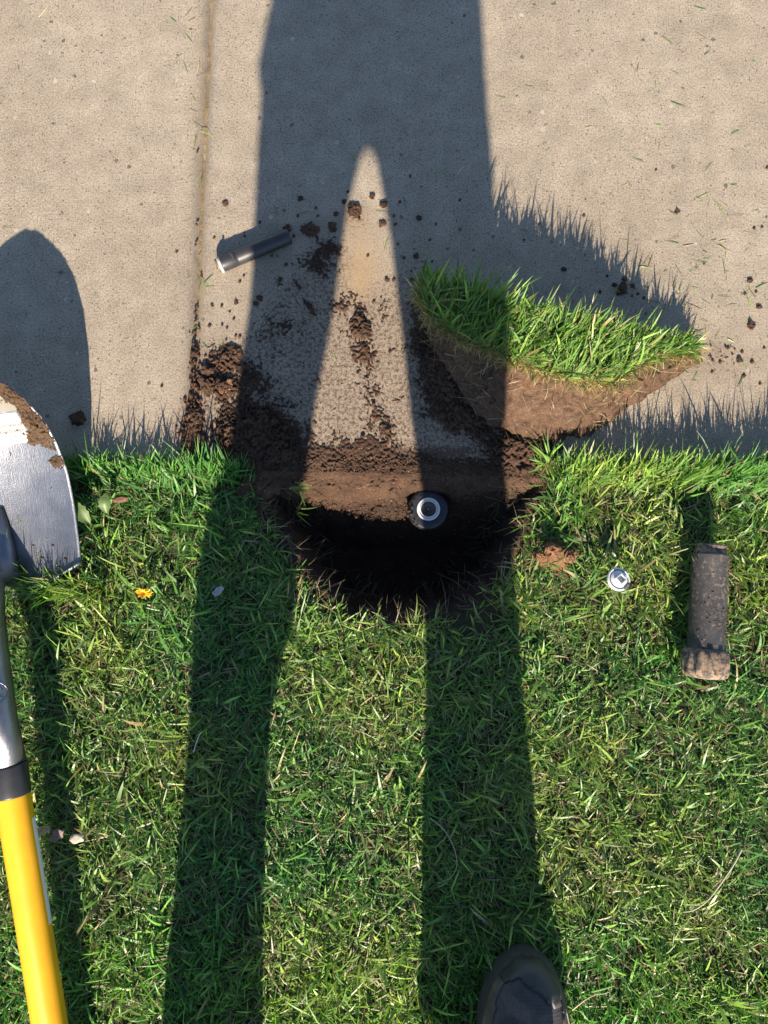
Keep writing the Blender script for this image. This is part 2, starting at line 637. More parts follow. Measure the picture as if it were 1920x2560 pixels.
def ground_z(x, y, fine=True):
    ey = edge_y(x)
    z = -0.010 + 0.010 * (fbm(x, y, 9, 3, 31) - 0.5)
    bare = np.clip(poly_sdf(x, y, BARE) / 0.03, 0, 1)
    if fine:
        lump = worley(x, y, 42, 39) * 0.9 + worley(x, y, 95, 41) * 0.5 + worley(x, y, 210, 43) * 0.35
        z = z + (0.003 + 0.005 * bare * np.clip((ey - y) / .03, 0, 1)) * (fbm(x, y, 60, 4, 33) - 0.5) * 2 + 0.010 * bare * (lump - 0.6) * np.clip((ey - y - .004) / .03, .0, 1)
    d = poly_sdf(x, y, HOLE)
    wall = 0.200 * sstep(-0.004, 0.040, d + 0.016 * (fbm(x, y, 34, 4, 35) - 0.5) * 2)
    wy_ = ey - y + .020 * (fbm(x, y, 28, 4, 36) - .5) * np.clip((ey - y) / .01, 0, 1)
    slope = np.clip((wy_ - .004) * 1.0 + np.maximum(0, wy_ - 0.020) * 1.1, 0, 1)
    z = z + 0.009 * bare * np.exp(-np.maximum(ey - y, 0) / .012)
    z = z - np.minimum(wall, slope) * (d > -0.01)
    pit = np.exp(-(((x - SPX) ** 2 + (y - SPY - .006) ** 2) / 0.040 ** 2) ** 2) * (d > 0) * np.clip((ey - y - .010) / .014, 0, 1)
    z = np.minimum(z, z * (1 - pit) - 0.085 * pit)
    z = z + 0.030 * np.exp(-(((x - MOUND.x) / 1.25) ** 2 + ((y - MOUND.y) / .8) ** 2) / 0.022 ** 2) * (0.5 + fbm(x, y, 90, 3, 37))
    # soil heaped up on the left of the hole
    u, v = uv_of(x, y)
    z = z + 0.016 * blob(u, v, 640, 1190, 85, 60) + 0.012 * blob(u, v, 1370, 1150, 50, 50)
    z = np.where(y > ey - 0.001, np.where(y > ey + 0.02, -0.12, z - 0.05), z)
    return z


def spread(lo, hi, d, far, k=14):
    mid = np.arange(lo, hi + d / 2, d)
    g = np.geomspace(1, far, k)
    return np.concatenate([(lo - (g - 1) - d * 2)[::-1], mid, hi + (g - 1) + d * 2])


gx = spread(-0.75, 0.75, 0.0038, 70)
gy = spread(-0.75, 0.20, 0.0038, 70)
X, Y = np.meshgrid(gx, gy)
Z = ground_z(X, Y)
far = np.maximum(np.abs(X) - 1.5, np.maximum(Y - 1.75, -Y - 1.6))
Z = np.where((Y > 1.62 + J0.y) & (far > -.3), -0.02, Z)
dry = np.clip(poly_sdf(X, Y, BARE) / 0.012 + 0.4, 0, 1)  # mask of the bare soil that gets the shade-darkened colour
md = np.exp(-((X - MOUND.x) ** 2 + (Y - MOUND.y) ** 2) / 0.034 ** 2)


def make_ground_mat():
    m, nt, b, L = new_mat('lawn_ground')
    pos = world_pos(nt)
    at = N(nt, 'ShaderNodeAttribute', attribute_name='bare')
    ad = N(nt, 'ShaderNodeAttribute', attribute_name='red')
    af = N(nt, 'ShaderNodeAttribute', attribute_name='far')
    a = tex_noise(nt, 16, 5, 0.6, pos)
    g = tex_noise(nt, 320, 4, 0.7, pos)
    th = ramp(nt, a.outputs[0], [(0.3, (0.040, 0.034, 0.020)), (0.7, (0.085, 0.066, 0.038))]).outputs[0]
    so = ramp(nt, a.outputs[0], [(0.3, (0.036, 0.025, 0.019)), (0.7, (0.068, 0.043, 0.031))]).outputs[0]  # bare soil darkened, shade of the hole put into its colour
    c = mixc(nt, at.outputs['Fac'], th, so)
    c = mixc(nt, ad.outputs['Fac'], c, (0.22, 0.11, 0.06))
    c = mixc(nt, af.outputs['Fac'], c, ramp(nt, a.outputs[0], [(0.3, (0.045, 0.075, 0.022)), (0.7, (0.075, 0.115, 0.032))]).outputs[0])
    c = mixc(nt, 1.0, c, ramp(nt, g.outputs[0], [(0.3, 0.5), (0.55, 1.0), (0.75, 1.5)]).outputs[0], 'MULTIPLY')
    L.new(c, b.inputs['Base Color'])
    b.inputs['Roughness'].default_value = 0.95
    b.inputs['Specular IOR Level'].default_value = 0.15
    bump(nt, b, g.outputs[0], 0.9, 0.003)
    return m


ground = mesh_np('ground', np.stack([X.ravel(), Y.ravel(), Z.ravel()], 1), grid_faces(len(gx), len(gy)), make_ground_mat(), kind='structure',
                 cols={'bare': dry.ravel(), 'red': md.ravel(), 'far': np.clip(far / 0.4, 0, 1).ravel()})

# ------------------------------------------------------------------ soil spilled on the pavement
COVER = [  # u, v, ru, rv, rot, cover, heap (m)
    (640, 1095, 110, 95, 0, 1.05, .010), (600, 1170, 120, 45, 0, 1.0, .008), (560, 905, 50, 40, .3, .75, .007), (545, 965, 60, 32, 0, .75, .008),
    (487, 1075, 32, 90, 0, .85, .006), (486, 930, 16, 120, 0, .42, .001), (520, 1120, 60, 40, 0, .45, .001), (620, 950, 60, 70, 0, .55, .002), (690, 820, 62, 45, .4, .62, .001),
    (760, 870, 50, 70, 0, .22, 0), (900, 930, 175, 240, 0, .13, 0), (720, 980, 130, 150, 0, .15, 0), (870, 762, 48, 30, 0, .62, .002), (903, 815, 30, 45, 0, .72, .006),
    (910, 890, 34, 60, -.2, .62, .003), (935, 1010, 32, 110, -.1, .42, .001), (970, 1080, 28, 60, 0, .5, .002), (965, 780, 22, 60, 0, .35, 0), (800, 655, 62, 42, .2, .58, .001),
    (775, 575, 26, 20, .3, .8, .003), (835, 620, 26, 26, 0, .75, .002), (745, 715, 24, 10, .8, .7, .001), (775, 770, 34, 9, .95, .7, .001), (700, 720, 40, 25, 0, .4, 0),
    (1050, 800, 30, 160, 0, .55, .001), (1060, 690, 40, 60, 0, .5, 0), (1110, 930, 60, 120, -.2, .95, .006), (1180, 1050, 110, 50, .3, .85, .006), (1030, 960, 60, 130, 0, .18, 0),
    (1300, 1120, 90, 50, 0, 1.05, .012), (830, 1135, 150, 35, 0, .52, .001), (1180, 1170, 180, 40, 0, .60, .0), (850, 1150, 230, 62, 0, .66, .0), (980, 1150, 90, 40, .2, .55, .0), (890, 545, 22, 16, .3, .35, 0),
    (1800, 880, 90, 60, 0, .22, 0), (1560, 720, 35, 22, 0, .35, 0), (760, 1090, 60, 80, 0, .42, .001)]
gx = np.arange(-0.36, 0.56, 0.0016)
gy = np.arange(0.085, 0.66, 0.0016)
X, Y = np.meshgrid(gx, gy)
u, v = uv_of(X, Y)
cov = np.zeros_like(X)
heap = np.zeros_like(X)
for c in COVER:
    g = blob(u, v, *c[:5])
    cov = np.maximum(cov, c[5] * g) + 0.25 * np.minimum(cov, c[5] * g)
    heap = np.maximum(heap, c[6] * g)
nf = 0.55 * fbm(X, Y, 330, 2, 51) + 0.45 * fbm(X, Y, 40, 4, 53)
lump = worley(X, Y, 80, 55) * .5 + worley(X, Y, 170, 57) * .35 + worley(X, Y, 300, 59) * .25
lumpf = worley(X, Y, 190, 56) * .5 + worley(X, Y, 330, 60) * .4 + .3 * fbm(X, Y, 500, 2, 62)
amt = cov + 1.5 * (nf - 0.5) - 0.44
Z = np.where(amt > 0, 0.0003 + 0.0036 * np.clip(amt, 0, 1) * (0.30 + 1.1 * lumpf) + heap * (0.30 + .65 * lump + .55 * lumpf) * np.clip(amt * 2.5, 0, 1), -0.004)
ey = edge_y(X)
low = Y < ey + 0.001
sl = 1.15 * blob(u, v, 900, 1215, 290, 34) + 1.0 * blob(u, v, 640, 1180, 90, 60) + .95 * blob(u, v, 1350, 1150, 60, 60)  # lays the lighter spilled soil over the sunlit slope of the hole
am2 = np.maximum(cov, sl) + 1.1 * (nf - .5) - .40
gzz = ground_z(X, np.minimum(Y, ey - .0012))
Z = np.where(low, gzz + np.where(am2 > 0, .001 + np.clip(am2, 0, 1) * (.0125 * (.15 + lump) * np.clip((ey - Y) / .03, 0, 1) + .0035 * lumpf) + .004 * (fbm(X, Y, 260, 2, 58) - .5), -.006), Z)
fill = (~low) & (Y < ey + .005 + .026 * fbm(X, Y, 26, 4, 52)) & (u > 575 + 30 * nf) & (u < 1395)
Z = np.where(fill, np.maximum(Z, .0003 + .0022 * lumpf + .002 * (nf - .5)), Z)
lip = low & (ey - Y < .016 + .012 * fbm(X, Y, 30, 3, 66)) & (u > 590) & (u < 1395)
Z = np.where(lip, np.maximum(Z, gzz + .0015 + .002 * lumpf), Z)
keep = np.where(low, (am2 > -.05) | lip, Z > -0.0039)
F = grid_faces(len(gx), len(gy))
kk = keep.ravel()
F = F[kk[F].any(1)]
used = np.unique(F)
remap = np.zeros(X.size, dtype=np.int32)
remap[used] = np.arange(len(used))
V = np.stack([X.ravel(), Y.ravel(), Z.ravel()], 1)[used]
spill = mesh_np('spilled_soil', V, remap[F], M_SOIL, kind='stuff', smooth=False)
tag(spill, 'loose dark soil scattered and smeared over the concrete above the hole', 'soil')


# clods --------------------------------------------------------------------
def clod_mesh(seed, mat, flat=0.62, sub=3):
    bm = bmesh.new()
    bmesh.ops.create_icosphere(bm, subdivisions=sub, radius=1.0)
    off = Vector((seed * 3.7, seed * 1.9, -seed * 2.3))
    for vv in bm.verts:
        p = vv.co.copy()
        d = 0.75 + 0.55 * mnoise.noise(p * 1.1 + off) + 0.35 * mnoise.noise(p * 2.7 + off) + 0.18 * mnoise.noise(p * 6.0 + off)
        vv.co = p * d
        vv.co.z *= flat
        if vv.co.z < -0.25:
            vv.co.z = -0.25
    me = bpy.data.meshes.new('soil_clod')
    bm.to_mesh(me)
    bm.free()
    me.materials.append(mat)
    return me


CL = [clod_mesh(i, M_SOIL) for i in range(7)]
CLR = clod_mesh(11, M_REDSOIL)
CLS = [clod_mesh(20 + i, M_SOIL, 0.75, 2) for i in range(4)]


def clod(u, v, size, label, group=None, z=0.0, me=None, name='soil_clod', cat='soil clod'):
    p = P(u, v, z)
    r = size * 0.00031
    me = me or (CL if size > 13 else CLS)[random.randrange(7 if size > 13 else 4)]
    o = bpy.data.objects.new(name, me)
    COL.objects.link(o)
    o.location = (p.x, p.y, z + r * 0.14)
    o.scale = (r * random.uniform(.85, 1.2), r * random.uniform(.85, 1.2), r * random.uniform(.9, 1.25))
    o.rotation_euler = (0, 0, random.uniform(0, 6.28))
    tag(o, label, cat, group)
    return o


BIG = [
    (563, 510, 20, 'small brown soil clod alone on sunlit concrete above the black riser tube'),
    (777, 573, 44, 'broad flat dark soil clod lying right of the black riser tube in the shadow'),
    (832, 568, 28, 'dark soil clod beside the sunlit wedge, right of the broad flat clod'),
    (718, 574, 26, 'dark soil clod touching the upper right end of the black riser tube'),
    (884, 527, 40, 'rounded dark clod at the left edge of the sunlit wedge near its point'),
    (958, 512, 24, 'dark clod on the right edge of the sunlit wedge near its point'),
    (957, 560, 22, 'dark clod on the right edge of the sunlit wedge, below the other one'),
    (930, 492, 18, 'small clod with pointed shadow inside the sunlit wedge near its tip'),
    (1048, 546, 18, 'small dark clod in the body shadow, right of the sunlit wedge'),
    (752, 497, 15, 'little dark clod in the body shadow straight above the broad flat clod'),
    (198, 1046, 44, 'dark soil clod lying in the shadow of the shovel blade'),
    (1878, 815, 30, 'largest soil clod on the sunlit concrete at the right edge, with a tall shadow'),
    (1875, 702, 16, 'reddish soil clod on the sunlit concrete just above the largest right hand clod'),
    (1848, 900, 18, 'dark clod on the concrete right of the turf clump tip'),
    (1692, 530, 15, 'reddish clod on clean sunlit concrete right of the turf clump shadow'),
    (1556, 722, 32, 'dark clod in the turf clump shadow just above its grass, biggest of the cluster'),
    (1410, 674, 16, 'single dark clod in the turf clump shadow above the middle of the grass'),
    (520, 928, 44, 'brown clod with a deep shadow on sunlit concrete right of the joint'),
    (585, 888, 44, 'uppermost big clod of the heap left of the hole at the shadow line'),
    (518, 962, 46, 'crumbly brown clod below the deep shadowed one right of the joint'),
    (610, 920, 40, 'big crumbly clod on the shadow line at the top of the soil heap'),
    (900, 800, 40, 'crumbly clod on the soil streak in the middle of the sunlit wedge'),
    (915, 830, 34, 'lower crumbly clod on the soil streak in the sunlit wedge'),
    (966, 1075, 32, 'clod at the lower right side of the sunlit wedge near the hole'),
    (1345, 1085, 34, 'clod between the turf clump and the grass tuft at the right rim of the hole'),
    (485, 885, 20, 'clod sitting in the pavement joint left of the soil heap'),
]
for (u_, v_, s_, z_, lab) in ((1385, 1380, 60, .018, 'largest reddish brown lump of the small soil mound in the grass right of the hole'),
                              (1425, 1392, 34, .018, 'right hand reddish lump of the small soil mound in the grass'),
                              (1352, 1390, 28, .018, 'left hand reddish lump of the small soil mound in the grass')):
    clod(u_, v_, s_, lab, z=z_, me=CLR)
for (u_, v_, s_, z_, lab) in ((618, 1208, 52, .006, 'dark lump on the bare soil left of the hole, nearest to the shaded grass'),
                              (676, 1222, 56, .004, 'biggest dark lump on the bare soil at the upper left rim of the hole'),
                              (655, 1262, 44, -.004, 'dark lump below the biggest one at the left rim of the hole'),
                              (1310, 1180, 46, .004, 'brown lump on the upper right rim of the hole beside the grass tuft')):
    clod(u_, v_, s_, lab, z=z_)
for (u_, v_, s_, lab) in BIG:
    clod(u_, v_, s_, lab)
clod(568, 968, 52, 'orange brown clod below the soil heap clods, redder than all others', me=CLR)

for (u_, v_, s_, lab) in [
    (640, 760, 17, 'small dark crumb in the left leg shadow, nearest above the shaded soil film'),
    (650, 745, 19, 'rounded dark crumb in the left leg shadow just inside its left edge'),
    (700, 700, 15, 'dark crumb in the left leg shadow below the black riser tube'),
    (590, 757, 14, 'small sunlit crumb on the concrete just left of the left leg shadow'),
    (530, 885, 14, 'small crumb with its shadow just above the brown clods right of the joint'),
    (530, 762, 12, 'tiny sunlit crumb midway between the joint and the left leg shadow'),
    (860, 505, 15, 'small crumb left of the tip of the sunlit wedge'),
    (840, 535, 14, 'small crumb between the broad flat clod and the rounded wedge clod'),
    (1040, 640, 18, 'dark crumb in the right leg shadow left of the turf clump grass'),
    (1030, 700, 15, 'dark crumb in the right leg shadow beside the lower left grass of the clump'),
    (968, 700, 15, 'dark crumb inside the sunlit wedge near its right edge'),
    (1536, 712, 15, 'left crumb of the cluster in the turf clump shadow'),
    (1580, 714, 14, 'right crumb of the cluster in the turf clump shadow'),
    (1562, 698, 15, 'topmost crumb of the cluster in the turf clump shadow'),
    (1898, 768, 15, 'small crumb on sunlit concrete directly above the largest right hand clod'),
    (1885, 572, 13, 'uppermost small crumb on the sunlit concrete at the right edge'),
    (492, 562, 12, 'crumb caught in the pavement joint level with the riser tube'),
    (481, 910, 14, 'upper crumb in the pavement joint beside the brown clods'),
    (478, 990, 15, 'lowest crumb in the pavement joint just above the grass shadows'),
    (442, 630, 11, 'small dark crumb alone on the concrete left of the joint'),
]:
    clod(u_, v_, s_, lab, name='soil_crumb', cat='soil crumb')
TINY = [(555, 765, 9), (585, 798, 9), (524, 815, 10), (600, 705, 9), (556, 812, 8), (575, 780, 7), (568, 820, 8), (590, 840, 9), (546, 882, 9), (600, 842, 10), (566, 850, 8), (514, 890, 9),
        (650, 556, 9), (735, 590, 9), (790, 520, 9), (795, 540, 8), (716, 662, 11), (610, 690, 8), (870, 480, 9), (745, 540, 9), (680, 640, 8), (405, 966, 9), (536, 595, 8), (612, 590, 8),
        (1000, 505, 9), (1025, 440, 8), (985, 540, 9), (1010, 645, 10), (995, 610, 8), (1075, 600, 8), (1150, 500, 8), (1090, 560, 7), (985, 700, 10), (920, 640, 9), (935, 755, 10), (975, 880, 9), (990, 560, 8), (1020, 760, 9),
        (1545, 735, 10), (1500, 730, 10), (1610, 745, 9), (1595, 735, 8), (1460, 540, 9), (1518, 690, 8), (1310, 600, 7), (1905, 568, 8), (1862, 735, 9), (1760, 660, 7), (1640, 425, 7), (1918, 420, 9), (1890, 730, 8),
        (1820, 870, 10), (1855, 880, 9), (1880, 905, 11), (1800, 905, 9), (1910, 870, 8), (1780, 930, 8), (1860, 940, 10), (1900, 960, 8), (490, 612, 9), (484, 860, 10), (484, 935, 10), (480, 960, 10), (494, 380, 8), (486, 1010, 12),
        (487, 780, 8), (474, 1030, 12), (492, 1045, 12)]

# loose crumbs too many to count, on the heap and on the slopes of the hole
cv, cf = [], []
base = [bm_v for bm_v in (CLS[0], CLS[1], CLS[2])]
tmpl = []
for me_ in base:
    bmx = bmesh.new()
    bmesh.ops.create_icosphere(bmx, subdivisions=1, radius=1.0)
    sd_ = len(tmpl) * 5.1
    vv = np.array([tuple(q.co * (0.8 + 0.6 * mnoise.noise(q.co * 1.6 + Vector((sd_, 0, 1))))) for q in bmx.verts])
    ff = np.array([[q.index for q in f_.verts] for f_ in bmx.faces])
    bmx.free()
    tmpl.append((vv, ff))
pts = []
tries = 35000
xs = rng.uniform(-0.36, 0.56, tries)
ys = rng.uniform(-0.14, 0.60, tries)
xs[:9000] = rng.uniform(P2(600, 1190)[0], P2(1385, 1190)[0], 9000)
ys[:9000] = edge_y(xs[:9000]) + rng.uniform(-.065, .028, 9000)
uu, vv_ = uv_of(xs, ys)
cvr = np.zeros_like(xs)
for c in COVER:
    cvr = np.maximum(cvr, c[5] * blob(uu, vv_, *c[:5]))
onp = ys > edge_y(xs)
bare = poly_sdf(xs, ys, BARE)
dens = np.where(onp, np.where(np.arange(tries) < 9000, .55, np.clip(cvr - 0.12, 0, 1) * 0.55), np.where(bare > 0, 0.75, 0.0))
ok = rng.random(tries) < dens
xs, ys, onp, cvr = xs[ok], ys[ok], onp[ok], cvr[ok]
gz = np.where(onp, 0.0008 + np.clip(cvr - .5, 0, 1) * .006, ground_z(xs, ys))
nV = 0
for (u_, v_, s_) in TINY:
    p = P(u_, v_, 0)
    vv, ff = tmpl[nV % 3]
    r = s_ * .00038
    cv.append(vv * np.array([r, r * 1.1, r * .8]) + np.array([p.x, p.y, r * .3]))
    cf.append(ff + nV)
    nV += len(vv)
for (u_, v_, s_) in ((1022, 1278, 15), (1030, 1268, 11), (1028, 1286, 13), (1036, 1300, 7), (1045, 1292, 7), (1052, 1240, 5), (1035, 1250, 6), (1100, 1240, 5), (1043, 1316, 7), (1020, 1290, 12), (1016, 1268, 12), (1034, 1310, 8)):
    p = P(u_, v_, SPZ)
    vv, ff = tmpl[u_ % 3]
    r = s_ * .00030
    cv.append(vv * r + np.array([p.x, p.y, SPZ + r * .4]))
    cf.append(ff + nV)
    nV += len(vv)
for i in range(len(xs)):
    vv, ff = tmpl[i % 3]
    r = min(0.0013 * math.exp(rng.normal(0, 0.62)), 0.0075 if not onp[i] else .0045)
    a = rng.uniform(0, 6.28)
    ca, sa = math.cos(a), math.sin(a)
    q = vv * r
    q = np.stack([q[:, 0] * ca - q[:, 1] * sa + xs[i], q[:, 0] * sa + q[:, 1] * ca + ys[i], q[:, 2] * .8 + gz[i] + r * .35], 1)
    cv.append(q)
    cf.append(ff + nV)
    nV += len(vv)
crumbs = mesh_np('loose_crumbs', np.concatenate(cv), np.concatenate(cf), M_SOIL, kind='stuff', smooth=False)
tag(crumbs, 'fine crumbs of loose soil around the hole and over the concrete', 'soil')

# ------------------------------------------------------------------ grass
GREEN = np.array([[0.050, 0.105, 0.020], [0.066, 0.128, 0.026], [0.090, 0.152, 0.034], [0.040, 0.088, 0.030], [0.120, 0.170, 0.045], [0.075, 0.120, 0.045]])
STRAW = np.array([[0.33, 0.26, 0.13], [0.26, 0.19, 0.09], [0.40, 0.34, 0.20], [0.22, 0.20, 0.08]])


def blades(x, y, z, L, wid, az, lean, curl, col, rootcol, nseg=4, floor=None, twist=None):
    """ribbon blades; returns V,F(tri+quads as quads with repeated tip),tint"""
    n = len(x)
    V = np.zeros((n, nseg * 2 + 1, 3), dtype=np.float32)
    C = np.zeros((n, nseg * 2 + 1, 3), dtype=np.float32)
    dirx, diry = np.cos(az), np.sin(az)
    tw = rng.normal(0, 0.5, n) if twist is None else twist
    sx0, sy0 = -np.sin(az + tw * .6), np.cos(az + tw * .6)
    px, py, pz = x.copy(), y.copy(), z.copy()
    step = L / nseg
    side = rng.normal(0, 0.25, n)
    for i in range(nseg + 1):
        t = i / nseg
        a = lean + curl * t
        w = wid * 0.5 * (1.0 - 0.25 * abs(t - .35) - 0.75 * t ** 3)
        tilt = tw * 0.45
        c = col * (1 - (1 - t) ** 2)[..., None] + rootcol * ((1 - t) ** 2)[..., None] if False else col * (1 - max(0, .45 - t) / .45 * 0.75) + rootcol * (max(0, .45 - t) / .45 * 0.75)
        if i < nseg:
            V[:, 2 * i, 0] = px - sx0 * w
            V[:, 2 * i, 1] = py - sy0 * w
            V[:, 2 * i, 2] = pz - tilt * w
            V[:, 2 * i + 1, 0] = px + sx0 * w
            V[:, 2 * i + 1, 1] = py + sy0 * w
            V[:, 2 * i + 1, 2] = pz + tilt * w
            C[:, 2 * i] = c
            C[:, 2 * i + 1] = c
        else:
            V[:, 2 * i, 0] = px
            V[:, 2 * i, 1] = py
            V[:, 2 * i, 2] = pz
            C[:, 2 * i] = c
        azt = side * t
        dx = dirx * np.cos(azt) - diry * np.sin(azt)
        dy = dirx * np.sin(azt) + diry * np.cos(azt)
        px = px + np.sin(a) * step * dx
        py = py + np.sin(a) * step * dy
        pz = pz + np.cos(a) * step
        if floor is not None:
            pz = np.maximum(pz, floor + 0.002)
    k = nseg * 2 + 1
    base_i = (np.arange(n) * k)[:, None]
    tri = []
    for i in range(nseg - 1):
        tri += [[2 * i, 2 * i + 1, 2 * i + 3], [2 * i, 2 * i + 3, 2 * i + 2]]
    tri.append([2 * nseg - 2, 2 * nseg - 1, 2 * nseg])
    F = (base_i[:, :, None] + np.array(tri)[None]).reshape(-1, 3)
    return V.reshape(-1, 3), F, C.reshape(-1, 3)


def lawn_points(n, x0, x1, y0, y1):
    x = rng.uniform(x0, x1, n)
    y = rng.uniform(y0, y1, n)
    keep = y < edge_y(x) - 0.004 + np.where(x > 0.24, 0.022 * rng.random(n), 0.004 * rng.random(n))
    b = poly_sdf(x, y, BARE) + 0.012 * (fbm(x, y, 45, 2, 61) - .5) * 2
    keep &= b < 0.0
    # thin next to the hole and on the little mound
    keep &= rng.random(n) < 1 - 0.45 * np.exp(-np.maximum(-b, 0) / 0.015)
    keep &= rng.random(n) > 0.9 * np.exp(-((x - MOUND.x) ** 2 + (y - MOUND.y) ** 2) / 0.030 ** 2)
    # patchy sward
    pt = fbm(x * .8 + y * .6, y * .8 - x * .6, 21, 4, 63, .65)
    keep &= rng.random(n) < 0.62 + 1.7 * (pt - 0.45)
    return x[keep], y[keep]


Vs, Fs, Cs = [], [], []
cnt = 0


def add_blades(res):
    global cnt
    V, F, C = res
    Vs.append(V)
    Fs.append(F + cnt)
    Cs.append(C)
    cnt += len(V)


def pick_cols(n, straw=0.07, bright=1.0, x=None, y=None):
    k = rng.integers(0, len(GREEN), n)
    c = GREEN[k].copy()
    if x is not None:
        f = fbm(x, y, 7, 3, 71)
        yel = np.clip((f - 0.5) * 3.0, -0.6, 0.9)[:, None]
        c = c * (1 + yel * np.array([0.65, 0.20, 0.15]))
    c = c * np.array([1.78, 1.90, 1.42])
    if y is not None:
        c = c * (1 + sstep(-.46, -.62, y + .12 * (f - .5))[:, None] * np.array([.10, .22, -.25]))
    s = rng.random(n) < straw
    c[s] = STRAW[rng.integers(0, len(STRAW), s.sum())]
    c *= np.exp(rng.normal(0, 0.22, n))[:, None] * bright
    return c


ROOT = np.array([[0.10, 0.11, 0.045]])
# thatch: dead and cut bits lying low
x, y = lawn_points(40000, -0.95, 0.95, -1.0, 0.19)
n = len(x)
gz = ground_z(x, y, False)
cc = pick_cols(n, 0.48, 0.62, x, y)
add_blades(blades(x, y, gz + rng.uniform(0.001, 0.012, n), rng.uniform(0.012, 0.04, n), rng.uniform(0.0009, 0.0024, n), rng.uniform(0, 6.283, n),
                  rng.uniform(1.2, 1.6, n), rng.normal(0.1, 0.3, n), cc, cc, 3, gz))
# main sward
x, y = lawn_points(165000, -0.95, 0.95, -1.0, 0.19)
n = len(x)
gz = ground_z(x, y, False)
fld = fbm(x, y, 8, 3, 65) * 10.0 + fbm(x, y, 30, 2, 67) * 4.0
az = fld + rng.normal(0, 2.2, n)
ed = edge_y(x) - y
az = np.where((ed < 0.035) & (rng.random(n) < 0.75), rng.normal(math.pi / 2 - .1, 0.75, n), az)
Lh = 0.008 + 0.036 * fbm(x * .8 + y * .6, y * .8 - x * .6, 19, 3, 69)
L = Lh * np.exp(rng.normal(0, 0.33, n)) + np.where(ed < 0.03, 0.010, 0) + np.where((x > 0.2) & (ed < 0.06), 0.012, 0)
wid = np.clip(0.0019 * np.exp(rng.normal(0, 0.48, n)), 0.0007, 0.0058)
lean = rng.uniform(0.3, 1.45, n)
curl = np.abs(rng.normal(0.6, 0.55, n))
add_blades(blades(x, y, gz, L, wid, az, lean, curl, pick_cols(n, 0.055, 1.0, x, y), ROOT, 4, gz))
# upright fringe along the concrete edge, taller on the right
n = 9000
x = rng.uniform(-0.62, 0.95, n)
y = edge_y(x) - np.abs(rng.normal(0, .012, n)) + np.where(x > .22, .012, 0)
kp = (poly_sdf(x, y, BARE) < -.004) & (rng.random(n) < np.where(x > .2, 1.0, .62)) & (rng.random(n) < .35 + 1.3 * fbm(x, y, 20, 2, 64))
x, y = x[kp], y[kp]
n = len(x)
gz = np.where(y > edge_y(x), .001, -.008)
add_blades(blades(x, y, gz, np.where(x > .2, .046, .042) * np.exp(rng.normal(0, .28, n)), np.clip(.0023 * np.exp(rng.normal(0, .4, n)), .0009, .0055), rng.normal(1.4, .8, n),
                  rng.uniform(.05, .8, n), np.abs(rng.normal(.4, .35, n)), pick_cols(n, .06, 1.0, x, y), ROOT, 5))
# taller stems in front of the shovel step
n = 240
x = rng.uniform(-.575, -.43, n)
y = rng.normal(-.020, .010, n)
add_blades(blades(x, y, np.full(n, -.008), rng.uniform(.040, .074, n), rng.uniform(.001, .0034, n), rng.uniform(0, 6.28, n), rng.uniform(.02, .4, n), np.abs(rng.normal(.25, .25, n)), pick_cols(n, .06, 1.0, x, y), ROOT, 5))
# fewer long broad blades on top
x, y = lawn_points(6000, -0.95, 0.95, -1.0, 0.19)
n = len(x)
gz = ground_z(x, y, False)
az = rng.uniform(0, 6.283, n)
ed = edge_y(x) - y
az = np.where(ed < 0.04, rng.normal(math.pi / 2, 0.6, n), az)
add_blades(blades(x, y, gz + .004, rng.uniform(0.030, 0.062, n), np.clip(0.0030 * np.exp(rng.normal(0, 0.3, n)), 0.002, 0.0065), az, rng.uniform(0.35, 1.1, n), rng.uniform(0.2, 1.1, n),
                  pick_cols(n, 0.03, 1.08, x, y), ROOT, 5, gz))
# thinner ring of lawn outside the frame
for (x0, x1, y0, y1, k) in ((-2.0, -0.95, -1.6, 0.22, 26000), (0.95, 2.0, -1.6, 0.16, 26000), (-0.95, 0.95, -1.6, -1.0, 16000)):
    x = rng.uniform(x0, x1, k)
    y = rng.uniform(y0, y1, k)
    kp = y < edge_y(x)
    x, y = x[kp], y[kp]
    n = len(x)
    gz = np.full(n, -0.012)
    add_blades(blades(x, y, gz, rng.uniform(.03, .055, n), rng.uniform(.003, .006, n), rng.uniform(0, 6.28, n), rng.uniform(.3, 1.1, n), rng.uniform(0, 1, n), pick_cols(n, .05, 1, x, y), ROOT, 3, gz))
lawn = mesh_np('lawn_grass', np.concatenate(Vs), np.concatenate(Fs), M_GRASS, kind='stuff', cols={'tint': np.concatenate(Cs)})
tag(lawn, 'short green lawn grass growing up to the concrete edge around the hole', 'grass')

# ------------------------------------------------------------------ lifted turf clump on the pavement
TOP = [(1050, 705, .090), (1055, 740, .090), (1085, 800, .090), (1150, 845, .088), (1220, 875, .086), (1290, 903, .084), (1370, 930, .080), (1450, 955, .074), (1520, 958, .066),
       (1570, 922, .054), (1640, 892, .036), (1735, 880, .015), (1700, 854, .022), (1560, 830, .062), (1400, 800, .088), (1250, 762, .096), (1130, 728, .096)]
BOT = [(1062, 735), (1064, 800), (1088, 880), (1132, 965), (1204, 1045), (1280, 1098), (1360, 1110), (1440, 1094), (1500, 1064),
       (1560, 1022), (1640, 968), (1742, 906), (1715, 862), (1580, 830), (1420, 800), (1260, 765), (1130, 735)]
sod = empty('turf_clump', P(1350, 900), 'lifted clump of turf with long grass over brown soil lying on the concrete', 'turf clump')


def resample(pts, n):
    pts = np.array(pts + [pts[0]], dtype=float)
    t = np.arange(len(pts))
    tt = np.linspace(0, len(pts) - 1, n, endpoint=False)
    return np.stack([np.interp(tt, t, pts[:, k]) for k in range(pts.shape[1])], 1)


